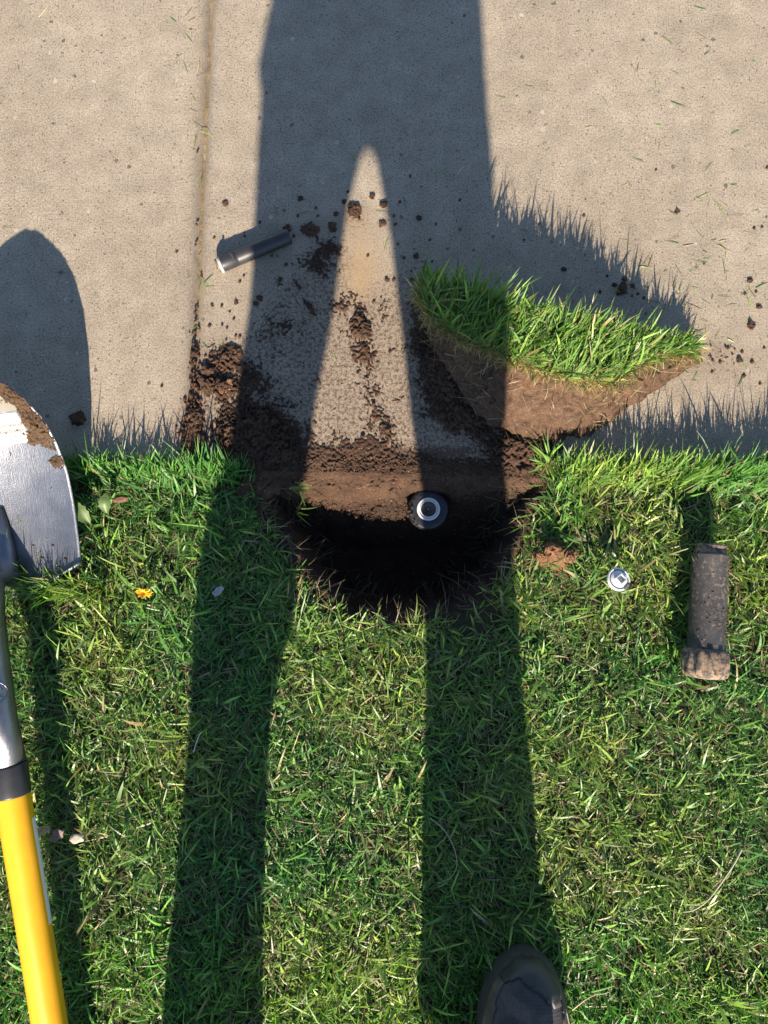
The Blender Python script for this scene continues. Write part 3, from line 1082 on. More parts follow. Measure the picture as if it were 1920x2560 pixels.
NS, NR = 340, 46
topw = resample([tuple(P(*q)) for q in TOP], NS)
botw = resample([tuple(P(a, b, 0)) for a, b in BOT], NS)
rowsV = []
cen = topw.mean(0)
arcs = np.cumsum(np.r_[0, np.linalg.norm(np.diff(topw[:, :2] * .5 + botw[:, :2] * .5, axis=0), axis=1)])
flen = np.linalg.norm(topw - botw, axis=1)
flen = np.convolve(np.r_[flen[-20:], flen, flen[:20]], np.ones(41) / 41, 'valid')
for r in range(NR):
    t = r / (NR - 1)
    ring = botw * (1 - t) + topw * t
    bulge = math.sin(math.pi * t) * 0.004
    arc = arcs
    hz_ = np.full(NS, 0.0) + t * flen
    out = ring[:, :2] - cen[:2]
    out /= np.linalg.norm(out, axis=1)[:, None] + 1e-9
    nn = (fbm(arc, hz_, 22, 4, 81) - .5) * 0.024 + (worley(arc, hz_, 90, 83) - .4) * 0.0022 * (fbm(arc, hz_, 14, 2, 84) > .5) + (fbm(arc, hz_, 150, 3, 85) - .5) * .0085
    # a few cracks
    ck = fbm(arc * .8 + 3, hz_ * 1.3, 24, 3, 87)
    nn -= 0.0045 * np.exp(-((ck - .5) / .014) ** 2) * (math.sin(math.pi * t))
    ring = ring.copy()
    ring[:, :2] += out * (bulge + nn)[:, None]
    ring[:, 2] += nn * 0.8 + (0.001 if r == 0 else 0)
    rowsV.append(ring)
for k in range(1, 8):          # cap: shrink towards the middle
    t = k / 7
    ring = topw * (1 - t) + cen * t
    ring[:, 2] += (fbm(ring[:, 0], ring[:, 1], 40, 3, 89) - .5) * .01 - 0.004 * min(1, t * 3)
    rowsV.append(ring)
V = np.concatenate(rowsV)
nr = len(rowsV)
ii = np.arange(NS)
F = np.concatenate([np.stack([r * NS + ii, r * NS + (ii + 1) % NS, (r + 1) * NS + (ii + 1) % NS, (r + 1) * NS + ii], 1) for r in range(nr - 1)])
mesh_np('soil_block', V, F, M_SOD, sod)
# grass on top of the clump
tp = topw[:, :2]
poly = [tuple(q) for q in tp[::5]]
x = rng.uniform(tp[:, 0].min(), tp[:, 0].max(), 8500)
y = rng.uniform(tp[:, 1].min(), tp[:, 1].max(), 8500)
ins = poly_sdf(x, y, poly) > -0.003
x, y = x[ins], y[ins]


def sod_z(x, y):
    w = 1 / (((x[:, None] - topw[None, ::8, 0]) ** 2 + (y[:, None] - topw[None, ::8, 1]) ** 2) + 1e-5)
    return (w * topw[None, ::8, 2]).sum(1) / w.sum(1)


n = len(x)
z = sod_z(x, y) - 0.003
Vs, Fs, Cs, cnt = [], [], [], 0
right = np.clip((x - 0.05) / 0.4, 0, 1)
az = rng.normal(1.0, 0.9, n) - 0.35 * right + 1.2 * (fbm(x, y, 22, 2, 95) - .5)
L = np.clip(0.037 * np.exp(rng.normal(0, 0.38, n)), 0.012, 0.085) * (1 - 0.30 * right)
wid = np.clip(0.0023 * np.exp(rng.normal(0, 0.42, n)), 0.0009, 0.0058)
col = pick_cols(n, 0.07, .92)
add_blades(blades(x, y, z, L, wid, az, rng.uniform(0.05, 0.70, n), np.abs(rng.normal(0.5, 0.45, n)), col, np.array([[0.30, 0.30, 0.14]]), 5))
# pale stems and roots along the cut front edge
k = rng.integers(int(NS * .04), int(NS * .70), 2600)
x, y, z = topw[k, 0] + rng.normal(0, .004, 2600), topw[k, 1] + rng.normal(0.003, .004, 2600), topw[k, 2] - 0.002
n = 2600
col = STRAW[rng.integers(0, 4, n)] * np.exp(rng.normal(0.1, .2, n))[:, None] * np.array([[1.0, 1.0, .8]])
add_blades(blades(x, y, z, rng.uniform(.012, .034, n), rng.uniform(.0007, .0020, n), rng.uniform(0, 6.28, n), rng.uniform(.5, 1.5, n), rng.normal(.5, .5, n), col, col, 4))
mesh_np('turf_grass', np.concatenate(Vs), np.concatenate(Fs), M_GRASS, sod, kind='stuff', cols={'tint': np.concatenate(Cs)})
# a few roots and clippings stuck to the cut face
Vs, Fs, Cs, cnt = [], [], [], 0
k = rng.integers(int(NS * .05), int(NS * .64), 130)
tt = rng.uniform(.05, .95, 130)
q = botw[k] * (1 - tt[:, None]) + topw[k] * tt[:, None]
n = 130
col = STRAW[rng.integers(0, 4, n)]
add_blades(blades(q[:, 0], q[:, 1] - .012, q[:, 2] + .006, rng.uniform(.012, .04, n), rng.uniform(.0005, .0013, n), rng.uniform(0, 6.28, n), rng.uniform(1.0, 1.5, n), rng.normal(0.1, .4, n), col, col, 4))
mesh_np('root', np.concatenate(Vs), np.concatenate(Fs), M_GRASS, sod, kind='stuff', cols={'tint': np.concatenate(Cs)})

# ------------------------------------------------------------------ loose clippings on the pavement
Vs, Fs, Cs, cnt = [], [], [], 0
n = 420
uu = np.concatenate([rng.normal(1810, 100, 75), rng.uniform(1250, 1950, 50), rng.normal(495, 12, 22), rng.uniform(0, 1900, 50)])
vv = np.concatenate([rng.normal(690, 150, 75), rng.uniform(50, 1000, 50), rng.uniform(0, 1000, 22), rng.uniform(0, 900, 50)])
kp = (uu > 1500) | (vv < 1080)
pp = np.array([P2(a, b) for a, b in zip(uu, vv)])
okk = pp[:, 1] > edge_y(pp[:, 0]) + .01
pp = pp[okk]
n = len(pp)
col = pick_cols(n, 0.35, 1.0)
add_blades(blades(pp[:, 0], pp[:, 1], np.full(n, 0.0012), rng.uniform(.008, .030, n), rng.uniform(.0007, .0017, n), rng.uniform(0, 6.28, n), np.full(n, 1.52), rng.normal(0, .12, n), col, col, 4, np.full(n, -0.001)))
clip = mesh_np('grass_clippings', np.concatenate(Vs), np.concatenate(Fs), M_GRASS, kind='stuff', cols={'tint': np.concatenate(Cs)})
tag(clip, 'thin grass clippings scattered over the concrete right of the turf clump and along the joint', 'clippings')


# ------------------------------------------------------------------ tufts and sprigs by the hole
def sprig(u, v, z, n, label, len_, spread_=0.9, az0=None, colr=1.2, name='grass_tuft'):
    global cnt
    p = P(u, v, z)
    o = empty(name, p, label, 'grass tuft')
    Vs.clear(); Fs.clear(); Cs.clear()
    cnt = 0
    x = p.x + rng.normal(0, .005, n)
    y = p.y + rng.normal(0, .005, n)
    az = rng.uniform(0, 6.28, n) if az0 is None else rng.normal(az0, .55, n)
    col = pick_cols(n, .12, colr)
    add_blades(blades(x, y, np.full(n, z), rng.uniform(.5, 1.1, n) * len_, rng.uniform(.0016, .0034, n), az, rng.uniform(.3, spread_, n), rng.uniform(.2, .8, n), col, np.array([[.36, .33, .12]]), 5))
    mesh_np('blades', np.concatenate(Vs), np.concatenate(Fs), M_GRASS, o, cols={'tint': np.concatenate(Cs)})
    return o


sprig(1368, 1162, 0.006, 46, 'yellow green grass tuft standing on loose soil at the upper right rim of the hole', .055)
sprig(738, 1226, 0.004, 14, 'green grass sprig lying on bare soil at the upper left rim of the hole', .042, 1.3, -.1, .62)
sprig(742, 1285, -0.03, 9, 'thin grass sprig bent into the hole below the upper left sprig', .036, 1.3, -.3, .55)

Vs, Fs, Cs, cnt = [], [], [], 0
n = 520
k = rng.uniform(0, len(HOLE) - 1, n)
hp = np.array(HOLE)
ki = k.astype(int)
q = hp[ki] * (1 - (k - ki))[:, None] + hp[np.minimum(ki + 1, len(HOLE) - 1)] * (k - ki)[:, None]
hc = hp.mean(0)
inw = rng.uniform(-.10, .30, n)[:, None]
q = q + (hc - q) * inw
okq = q[:, 1] < edge_y(q[:, 0]) - .012
q = q[okq]
n = len(q)
az = np.arctan2(hc[1] - q[:, 1], hc[0] - q[:, 0]) + rng.normal(0, .9, n)
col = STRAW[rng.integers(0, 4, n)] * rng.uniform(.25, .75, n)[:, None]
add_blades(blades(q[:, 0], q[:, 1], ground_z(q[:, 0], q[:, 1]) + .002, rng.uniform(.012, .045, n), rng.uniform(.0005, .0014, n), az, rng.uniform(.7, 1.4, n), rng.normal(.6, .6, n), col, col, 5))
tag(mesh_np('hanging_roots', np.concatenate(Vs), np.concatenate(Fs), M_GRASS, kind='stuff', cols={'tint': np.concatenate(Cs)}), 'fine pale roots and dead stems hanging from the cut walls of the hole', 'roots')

# ------------------------------------------------------------------ sprinkler head in the hole
M_BLK = plain('black_plastic', (0.018, 0.020, 0.024), 0.38, 0, .3, 90, 0.0002, 900, dirt=((0.15, 0.095, 0.062), 55, .66))
M_BLK2 = plain('smooth_black_plastic', (0.026, 0.027, 0.030), 0.46, 0, .25, 60, 0.0001, 700, dirt=((0.13, 0.11, 0.09), 90, .70))
M_WHT = plain('white_plastic', (0.62, 0.63, 0.62), 0.35, 0, .05, 80, dirt=((0.4, 0.33, 0.26), 120, .68))
M_DARK = plain('dark_nozzle_plastic', (0.055, 0.042, 0.034), 0.45, 0, .2, 100)
sp = P(1068, 1271, SPZ)
sprk = empty('pop_up_sprinkler', (sp.x, sp.y, SPZ - 0.1), 'round black pop-up sprinkler head with a white ring standing in the dug hole', 'sprinkler')
sprk.scale = (1.06, 1.06, 1)
ax = (0.02, -0.01, 1)
V, F = lathe([(0.0, 0), (.0215, 0), (.0215, .06), (.0235, .075), (.0235, .09)], (sp.x, sp.y, SPZ - .1), ax, 40)
mesh('body', V, F, M_BLK, sprk)
prof = [(.0240, .070), (.0305, .072), (.0318, .078), (.0318, .094), (.0312, .0965), (.0296, .0985), (.0282, .0992), (.0190, .1003), (.0182, .0998), (.0178, .094)]
V, F = lathe(prof, (sp.x, sp.y, SPZ - .1), ax, 72)
for i, q in enumerate(V):      # grip ribs round the rim
    row, k = divmod(i, 72)
    if row in (1, 2, 3) and k % 3 == 0:
        c = Vector((sp.x, sp.y, q.z))
        V[i] = c + (q - c) * 0.972
mesh('cap', V, F, M_BLK, sprk)
V, F = lathe([(.0178, .095), (.0178, .1015), (.0172, .1022), (.0150, .1022), (.0146, .1014), (.0146, .1002), (.0132, .1002), (.0132, .1020), (.0128, .1024), (.0120, .1024), (.0117, .1014), (.0117, .093)], (sp.x, sp.y, SPZ - .1), ax, 56)
mesh('retaining_ring', V, F, M_WHT, sprk)
V, F = lathe([(.0117, .094), (.0117, .0985), (.0108, .0990), (.0085, .0990), (.0080, .0975), (.0060, .0970), (.0030, .0962), (.0022, .0945), (.0, .0945)], (sp.x, sp.y, SPZ - .1), ax, 48)
mesh('nozzle', V, F, M_DARK, sprk)
V, F = lathe([(.0015, .094), (.0015, .0972), (.0010, .0980), (0, .0982)], (sp.x, sp.y, SPZ - .1), ax, 20)
mesh('adjusting_screw', V, F, plain('screw_steel', (.5, .5, .5), .35, 1, .1), sprk)
# raised arrow and index marks on the cap
for k in range(10):
    if k in (4, 5):
        continue
    th = R(30 + 34 * k)
    c = Vector((sp.x + math.cos(th) * .0236, sp.y + math.sin(th) * .0236, SPZ - .0004))
    t = Vector((-math.sin(th), math.cos(th), 0))
    n_ = Vector((math.cos(th), math.sin(th), 0))
    V, F = [], []
    for zz in (-.001, .0006):
        for (a, b) in ((-1, -1), (1, -1), (1, 1), (-1, 1)):
            V.append(c + t * (.0016 * a) + n_ * (.0014 * b) + Vector((0, 0, zz)))
    F = [(4, 5, 6, 7), (0, 1, 5, 4), (1, 2, 6, 5), (2, 3, 7, 6), (3, 0, 4, 7)]
    mesh('index_mark', V, F, M_BLK, sprk, smooth=False)
# ------------------------------------------------------------------ black riser tube on the pavement
rd = 0.0125
A = P(553, 661, rd)
B = P(724, 590, rd)
axv = (B - A).normalized()
LEN = (B - A).length
riser = empty('riser_tube', (A.x, A.y, 0), 'black plastic riser tube with a white collar lying on the concrete across the shadow line', 'tube')
rs = [(.0112, 0.0), (.0122, .001), (.0125, .003), (.0125, .0265), (.0121, .0272), (.0121, .0285), (.0123, .0292), (.0122, LEN - .003), (.0118, LEN), (.0098, LEN), (.0098, LEN - .02), (0, LEN - .02)]
V, F = lathe(rs, A, axv, 64)
mesh('tube', V, F, M_BLK2, riser)
side = axv.cross(Vector((0, 0, 1))).normalized()
for k in range(9):             # moulded ribs beside the groove
    th = R(62 + k * 7)
    n_ = side * -math.cos(th) + Vector((0, 0, 1)) * math.sin(th)
    V, F = tube([A + axv * .0185 + n_ * .0125, A + axv * .0255 + n_ * .0125], .00042, 6)
    mesh('grip_rib', V, F, M_BLK2, riser)
V, F = lathe([(.0, -.004), (.0070, -.004), (.0126, -.0036), (.0134, -.0026), (.0134, .0004), (.0126, .0012), (.0110, .0012)], A, axv, 56)
mesh('collar', V, F, plain('collar_plastic', (.34, .34, .33), .4, 0, .1, 80), riser)
V, F = lathe([(0, -.0075), (.0090, -.0075), (.0108, -.0070), (.0112, -.0058), (.0112, -.0030)], A, axv, 40)
mesh('end_plug', V, F, plain('tan_plastic', (.12, .082, .045), .55, 0, .2, 90), riser)
V, F = tube([A + axv * .001 + side * -.004 + Vector((0, 0, .0125)), A + axv * .001 + side * -.004 + Vector((0, 0, .0165))], [.0022, .0015], 10)
mesh('lug', V, F, M_BLK2, riser)

# ------------------------------------------------------------------ old sprinkler body lying in the grass at the right
M_OLD = plain('soiled_black_plastic', (0.036, 0.035, 0.036), 0.55, 0, .35, 70, 0.0004, 500, dirt=((0.150, 0.108, 0.078), 170, .55))
M_OLD2 = plain('caked_black_plastic', (0.060, 0.055, 0.050), 0.7, 0, .35, 70, 0.0006, 420, dirt=((0.26, 0.180, 0.120), 120, .46))
zc = 0.040
A = P(1762, 1690, zc + .003)
B = P(1777, 1362, zc - .004)
axv = (B - A).normalized()
LEN = (B - A).length
old = empty('old_sprinkler', (A.x, A.y, 0), 'muddy black sprinkler body tube with a ribbed cap lying on the grass at the right', 'sprinkler')
V, F = lathe([(0.0, .030), (.0285, .030), (.0268, .034), (.0262, .05), (.0262, LEN * .905), (.0266, LEN * .91), (.0266, LEN * .925), (.0225, LEN * .93), (.0, LEN * .93)], A, axv, 64)
mesh('tube', V, F, M_OLD, old)
V, F = lathe([(.0218, LEN * .928), (.0222, LEN * .95), (.0212, LEN * .955), (.0222, LEN * .965), (.0212, LEN * .975), (.0220, LEN * .985), (.0205, LEN), (.0150, LEN), (.0140, LEN - .01), (0, LEN - .01)], A, axv, 48)
mesh('threaded_end', V, F, M_OLD2, old)
V, F = lathe([(0, -.004), (.012, -.004), (.024, -.0025), (.0300, .001), (.0328, .006), (.0330, .018), (.0326, .0355), (.0300, .0385), (.0262, .0390)], A, axv, 96)
for i, q in enumerate(V):
    row, k = divmod(i, 96)
    if row in (4, 5, 6, 7) and (k // 4) % 2 == 0:
        c = A + axv * (q - A).dot(axv)
        V[i] = c + (q - c) * 0.90
mesh('ribbed_cap', V, F, M_OLD2, old)
# caked soil crumbs on the tube (joined: too small to pick apart)
cv, cf, nV = [], [], 0
sd_ = axv.cross(Vector((0, 0, 1))).normalized()
for i in range(800):
    h = random.uniform(.05, LEN * .9)
    th = R(random.gauss(80, 42))
    if mnoise.noise(Vector((h * 28, th * 1.2, 3))) < -0.02:
        continue
    n_ = sd_ * math.cos(th) + Vector((0, 0, 1)) * math.sin(th)
    c = A + axv * h + n_ * .0263
    vv, ff = tmpl[i % 3]
    r = 0.0006 * math.exp(random.gauss(0, .5))
    cv.append(vv * r + np.array(c))
    cf.append(ff + nV)
    nV += len(vv)
mesh_np('soil_crust', np.concatenate(cv), np.concatenate(cf), M_MUD, old, kind='stuff', smooth=False)

# ------------------------------------------------------------------ white nozzle filter cap in the grass
wz = 0.034
wp = P(1543, 1450, wz)
wc = empty('plastic_cap', (wp.x, wp.y, wz - .01), 'small round white plastic cap with a square post lying on the grass', 'cap')
tiltm = Matrix.Rotation(R(-14), 3, 'X') @ Matrix.Rotation(R(8), 3, 'Y')


def wtr(q):
    return Vector((wp.x, wp.y, wz)) + tiltm @ Vector(q)


V, F = lathe([(0, 0), (.0150, 0), (.0172, .0012), (.0176, .003), (.0176, .0062), (.0170, .0070), (.0150, .0070), (.0146, .0060), (.0146, .0045), (.0132, .0045), (.0132, .0062), (.0126, .0068), (.0, .0060)], (0, 0, 0), (0, 0, 1), 56)
V2 = []
for q in V:
    q = Vector(q)
    if q.x > .006 and q.y < -.004 and (q.x - q.y) > .0185:      # cut corner lower right
        k = .0185 / (q.x - q.y)
        q = Vector((q.x * k, q.y * k, q.z))
    V2.append(wtr(q))
mesh('disc', V2, F, M_WHT, wc)
# dark groove arc
arc = [wtr((math.cos(R(a)) * .0139 * (0.94 if 60 < a < 74 else 1), math.sin(R(a)) * .0139 * (0.94 if 60 < a < 74 else 1), .0060)) for a in range(28, 214, 6)]
V, F = tube(arc, .00055, 6)
mesh('groove', V, F, M_DARK, wc)
def prism(pts, z0, z1):
    V = [wtr((a, b, z)) for z in (z0, z1) for (a, b) in pts]
    n = len(pts)
    return V, [tuple(range(n))[::-1], tuple(n + k for k in range(n))] + [(k, (k + 1) % n, n + (k + 1) % n, n + k) for k in range(n)]


rc = [(math.cos(R(a + 38)), math.sin(R(a + 38))) for a in (45, 135, 225, 315)]
ctr = (.0010, -.0012)
V, F = [], []
for (ro, z0, z1) in ((.0088, .004, .0120), (.0088, .0120, .0124), (.0070, .0124, .0124), (.0064, .0050, .0050)):
    V += [wtr((ctr[0] + c * ro, ctr[1] + q * ro, z1)) for (c, q) in rc]
V = [wtr((ctr[0] + c * .0088, ctr[1] + q * .0088, .004)) for (c, q) in rc] + V
F = [(i * 4 + k, i * 4 + (k + 1) % 4, (i + 1) * 4 + (k + 1) % 4, (i + 1) * 4 + k) for i in range(4) for k in range(4)] + [(16, 17, 18, 19)]
mesh('square_socket', V, F, M_WHT, wc, smooth=False)
nb = []
for zz in (.003, .0078):
    for (a, b) in ((.0050, -.0150), (.0085, -.0165), (.0150, -.0100), (.0118, -.0080)):
        nb.append(wtr((a, b, zz)))
mesh('clip', nb, [(4, 5, 6, 7), (0, 1, 5, 4), (1, 2, 6, 5), (2, 3, 7, 6), (3, 0, 4, 7)], plain('grey_plastic', (.16, .16, .165), .5), wc, smooth=False)

# ------------------------------------------------------------------ shovel
M_STEEL = None


def make_steel():
    m, nt, b, L = new_mat('shovel_steel')
    pos = N(nt, 'ShaderNodeTexCoord').outputs['Object']
    n = tex_noise(nt, 30, 5, .6, pos)
    sp_ = tex_noise(nt, 700, 2, .6, pos)
    mp = N(nt, 'ShaderNodeMapping')
    mp.inputs['Scale'].default_value = (900, 60, 60)
    mp.inputs['Rotation'].default_value = (0, 0, .7)
    L.new(pos, mp.inputs[0])
    scr = tex_noise(nt, 1, 3, .6, mp.outputs[0])
    c = ramp(nt, n.outputs[0], [(.3, (.17, .178, .20)), (.7, (.25, .257, .28))]).outputs[0]
    L.new(c, b.inputs['Base Color'])
    b.inputs['Metallic'].default_value = 0.92
    rr = math_n(nt, 'ADD', math_n(nt, 'MULTIPLY', scr.outputs[0], .22), .28)
    L.new(rr, b.inputs['Roughness'])
    h = math_n(nt, 'ADD', math_n(nt, 'MULTIPLY', sp_.outputs[0], 1.0), scr.outputs[0])
    bump(nt, b, h, .5, .0006)
    return m


M_STEEL = make_steel()
M_YEL = plain('yellow_fibreglass', (0.74, 0.37, 0.006), 0.42, 0, .06, 30, 0.0001, 260, dirt=((.40, .23, .03), 130, .70))
M_COLLAR = plain('black_collar', (0.022, 0.023, 0.026), 0.42, 0, .15, 40)
shov = empty('shovel', (-0.50, -0.30, 0.0), 'shovel with muddy steel blade, black collar and yellow handle lying on the grass', 'shovel')
STEP = Vector((-0.571, 0.010, 0.024))
TIP = Vector((-0.577, 0.276, 0.168))
# edge half widths along the blade (fraction from step to tip)
HS = [(0.0, .115), (.12, .115), (.30, .115), (.45, .1135), (.60, .107), (.72, .097), (.82, .081), (.90, .059), (.96, .033), (1.0, .0015)]


def half(s):
    return float(np.interp(s, [a for a, b in HS], [b for a, b in HS]))


BA = (TIP - STEP)
BLAT = Vector((0.99, 0.10, 0)).normalized()
BN = BLAT.cross(BA.normalized()).normalized()


def blade_pt(s, q, off=0.0):
    """s 0 step..1 tip, q -1..1 across, concave upper face"""
    w = half(s)
    if s < 1:
        s = s - (1 - s) ** 3 * .20 * (1 - abs(q)) - .0
    p = STEP + BA * s + BLAT * (q * w)
    dish = 0.017 * (q * q) * min(1, w / .09) - 0.012
    frog = -0.0
    p = p + BN * (dish + frog + 0.022 * math.sin(math.pi * min(1, s)) * -1 + off)
    return p


ns, nq = 60, 48
V = [blade_pt((i / ns) ** .95, -1 + 2 * j / nq, o_) for o_ in (0.0, -.0022) for i in range(ns + 1) for j in range(nq + 1)]
k = nq + 1
n1 = (ns + 1) * k
F = []
for i in range(ns):
    for j in range(nq):
        a = i * k + j
        F.append((a, a + 1, a + k + 1, a + k))
        F.append((n1 + a, n1 + a + k, n1 + a + k + 1, n1 + a + 1))
for i in range(ns):
    for j in (0, nq):
        a = i * k + j
        q = (a, a + k, n1 + a + k, n1 + a)
        F.append(q if j == 0 else q[::-1])
mesh('blade', V, F, M_STEEL, shov)
# turned step: the rear edge folded up, on both sides of the socket
for sgn in (1, -1):
    V, F = [], []
    prof = [(0, 0), (-.003, .003), (-.004, .005), (-.002, .0070), (.002, .0075), (.003, .0065), (.001, .005), (.001, .003)]
    qs = [sgn * (.20 + .81 * t / 16) for t in range(17)]
    for qq in qs:
        b0 = blade_pt(0, qq)
        for (a, h) in prof:
            V.append(b0 + BA.normalized() * a + BN * h)
    m_ = len(prof)
    for i in range(len(qs) - 1):
        for j in range(m_):
            F.append((i * m_ + j, i * m_ + (j + 1) % m_, (i + 1) * m_ + (j + 1) % m_, (i + 1) * m_ + j))
    F += [tuple(range(m_)), tuple((len(qs) - 1) * m_ + j for j in range(m_))[::-1]]
    mesh('turned_step', V, F, M_STEEL, shov)
# socket
spine = [blade_pt(.34, 0, .002), blade_pt(.22, 0, .006), blade_pt(.10, 0, .012), Vector((-.5780, -.01, .058)), Vector((-.5690, -.06, .072)), Vector((-.5540, -.12, .083)), Vector((-.5360, -.20, .089)), Vector((-.5200, -.263, .089))]
V, F = tube(spine, [.004, .012, .019, .0225, .0228, .0225, .0222, .0222], 28)
mesh('socket', V, F, M_STEEL, shov)
# embossed round mark on the socket
mk = Vector((-.5400, -.165, .0885))
mpts = [mk + Vector((.018 * math.cos(R(a)) * .95, .018 * math.sin(R(a)), .0)) for a in range(0, 361, 12)]
sp_axis = (Vector((-.5360, -.20, .089)) - Vector((-.5540, -.12, .083))).normalized()


def on_socket(p, r=.0226):
    d = p - Vector((-.5540, -.12, .083))
    f = Vector((-.5540, -.12, .083)) + sp_axis * d.dot(sp_axis)
    l = p - f
    lat = Vector((l.x, l.y, 0))
    lat -= sp_axis * lat.dot(sp_axis)
    s_ = min(lat.length, r * .99)
    return f + (lat.normalized() * s_ if lat.length > 1e-6 else lat) + Vector((0, 0, math.sqrt(r * r - s_ * s_)))


V, F = tube([on_socket(q) for q in mpts], .0007, 6, False)
mesh('embossed_ring', V, F, M_STEEL, shov)
for (a, b) in (((-.002, .010), (.0125, .007)), ((.0125, .007), (.003, -.004)), ((.003, -.008), (.014, -.003))):
    V, F = tube([on_socket(mk + Vector((a[0] + (b[0] - a[0]) * t / 6, a[1] + (b[1] - a[1]) * t / 6, 0))) for t in range(7)], .0010, 6)
    mesh('embossed_stroke', V, F, M_STEEL, shov)
# collar and handle
Hc0, Hc1 = Vector((-.5202, -.262, .0885)), Vector((-.5140, -.305, .0868))
hd = (Vector((-.4625, -.631, .056)) - Hc1).normalized()
V, F = lathe([(.0215, -.0), (.0232, .0008), (.0236, .003), (.0236, (Hc1 - Hc0).length - .002), (.0230, (Hc1 - Hc0).length), (.0215, (Hc1 - Hc0).length)], Hc0, Hc1 - Hc0, 48)
mesh('collar', V, F, M_COLLAR, shov)
Hend = Hc1 + hd * 0.95
V, F = lathe([(.0225, -.003), (.0225, .60), (.0212, .75), (.0200, .93), (.016, .948), (0, .95)], Hc1, hd, 48)
mesh('handle', V, F, M_YEL, shov)
# pale edge of a label wrapped on the handle's right side
hs = hd.cross(Vector((0, 0, 1))).normalized()
if hs.x < 0:
    hs = -hs
hu = hs.cross(hd).normalized()
if hu.z < 0:
    hu = -hu
V, F = [], []
for i in range(25):
    t = .035 + .15 * i / 24
    for a in (-62, -40, -20, -5, 8):
        n_ = hs * math.cos(R(a)) + hu * math.sin(R(a))
        V.append(Hc1 + hd * t + n_ * .0229)
for i in range(24):
    for j in range(4):
        F.append((i * 5 + j, i * 5 + j + 1, i * 5 + j + 6, i * 5 + j + 5))
mesh('handle_label', V, F, plain('label_white', (.70, .72, .74), .4, 0, .04), shov)


# stickers on the blade
def decal(name, s0, s1, q0, q1, off, mat, nsx=14, nqx=40):
    V = [blade_pt(s0 + (s1 - s0) * i / nsx + SLANT * (q0 + (q1 - q0) * j / nqx), q0 + (q1 - q0) * j / nqx, off) for i in range(nsx + 1) for j in range(nqx + 1)]
    F = [(i * (nqx + 1) + j, i * (nqx + 1) + j + 1, (i + 1) * (nqx + 1) + j + 1, (i + 1) * (nqx + 1) + j) for i in range(nsx) for j in range(nqx)]
    return mesh(name, V, F, mat, shov)


SLANT = 0.012
M_LAB = plain('paper_label_white', (.36, .355, .32), .5, 0, .03, 40)
M_LAB2 = plain('paper_label_cream', (.185, .168, .138), .5, 0, .06, 40)
decal('white_label', .602, .752, -.74, .64, .0006, M_LAB)
decal('cream_label', .762, .93, -.62, .70, .0006, M_LAB2)
M_INK = plain('grey_ink', (.13, .125, .12), .6, 0, .1)


def blade_text(body, qc, sc, size, align='CENTER'):
    cu = bpy.data.curves.new('lettering', 'FONT')
    cu.body = body
    cu.align_x = align
    cu.size = size
    cu.space_character = 1.25
    cu.resolution_u = 2
    o = bpy.data.objects.new('lettering', cu)
    COL.objects.link(o)
    dg = bpy.context.evaluated_depsgraph_get()
    me = bpy.data.meshes.new_from_object(o.evaluated_get(dg))
    COL.objects.unlink(o)
    bpy.data.objects.remove(o)
    off = wloc(shov)
    Ln = BA.length
    for vtx in me.vertices:
        q = qc + vtx.co.x / .09
        s = sc + vtx.co.y / Ln
        w = half(s)
        q = qc + vtx.co.x / w
        vtx.co = blade_pt(s + SLANT * q, q, .0011) - off
    me.name = 'lettering'
    return link_mesh('lettering', me, M_INK, shov, smooth=False)


blade_text('EDGE FORWARD', .68, .684, .0062, 'RIGHT')
blade_text('TURNED STEP', .60, .656, .0062, 'RIGHT')
blade_text('for comfort', .52, .634, .0034, 'RIGHT')

# mud caked on the blade edge and tip
gs, gq = 150, 110
ss = np.linspace(0.30, .985, gs)
qq = np.linspace(0.05, .995, gq)
VV = np.zeros((gs, gq, 3))
AM = np.zeros((gs, gq))
for i, s in enumerate(ss):
    for j, q in enumerate(qq):
        VV[i, j] = blade_pt(s, q, 0.0)
PXY = np.array([[q * half(s) for q in qq] for s in ss])
SY = np.repeat(ss[:, None], gq, 1) * BA.length
e1 = np.array([[half(s) * (1 - q) for q in qq] for s in ss])       # distance from the right edge
nz = fbm(PXY, SY, 60, 4, 91) - .5
nz2 = fbm(PXY, SY, 420, 3, 93) - .5
along = np.repeat(ss[:, None], gq, 1)
AM = 0.62 * np.exp(-((e1 - .016) / .016) ** 2) * sstep(.56, .64, along) * (1 + .5 * sstep(.62, .68, along) * (1 - sstep(.70, .78, along)))
AM = np.maximum(AM, .75 * np.exp(-((e1 - .022) / .026) ** 2 - ((along - .62) / .055) ** 2))
AM = np.maximum(AM, .62 * np.exp(-((e1 - .014) / .012) ** 2 - ((along - .50) / .035) ** 2))
AM = np.maximum(AM, .40 * np.exp(-((e1 - .045) / .008) ** 2 - ((along - .535) / .012) ** 2))
AM = np.maximum(AM, .70 * np.exp(-((e1 - .012) / .014) ** 2) * sstep(.80, .88, along))
am = AM + nz * .85 + nz2 * .25 - .30
lm = worley(PXY, SY, 190, 97)
off_ = np.where(am > 0, .0006 + .0075 * np.clip(am, 0, 1) * (.3 + 1.3 * lm) + .0046 * nz2, -.002)
VV = VV + np.array(BN)[None, None] * off_[..., None]
kk = (am > -0.02).ravel()
F = grid_faces(gq, gs)
F = F[kk[F].all(1)]
mesh_np('mud', VV.reshape(-1, 3), F, M_MUD, shov, kind='stuff', smooth=False)
# small dark bits near the step
for (s, q) in ((.10, .45), (.13, .62), (.05, .78), (.035, .66), (.16, .35)):
    b0 = blade_pt(s, q, .001)
    o = bpy.data.objects.new('soil_bit', CLS[0])
    COL.objects.link(o)
    o.parent = shov
    o.location = b0 - wloc(shov)
    r = random.uniform(.0016, .003)
    o.scale = (r * 1.5, r, r * .7)

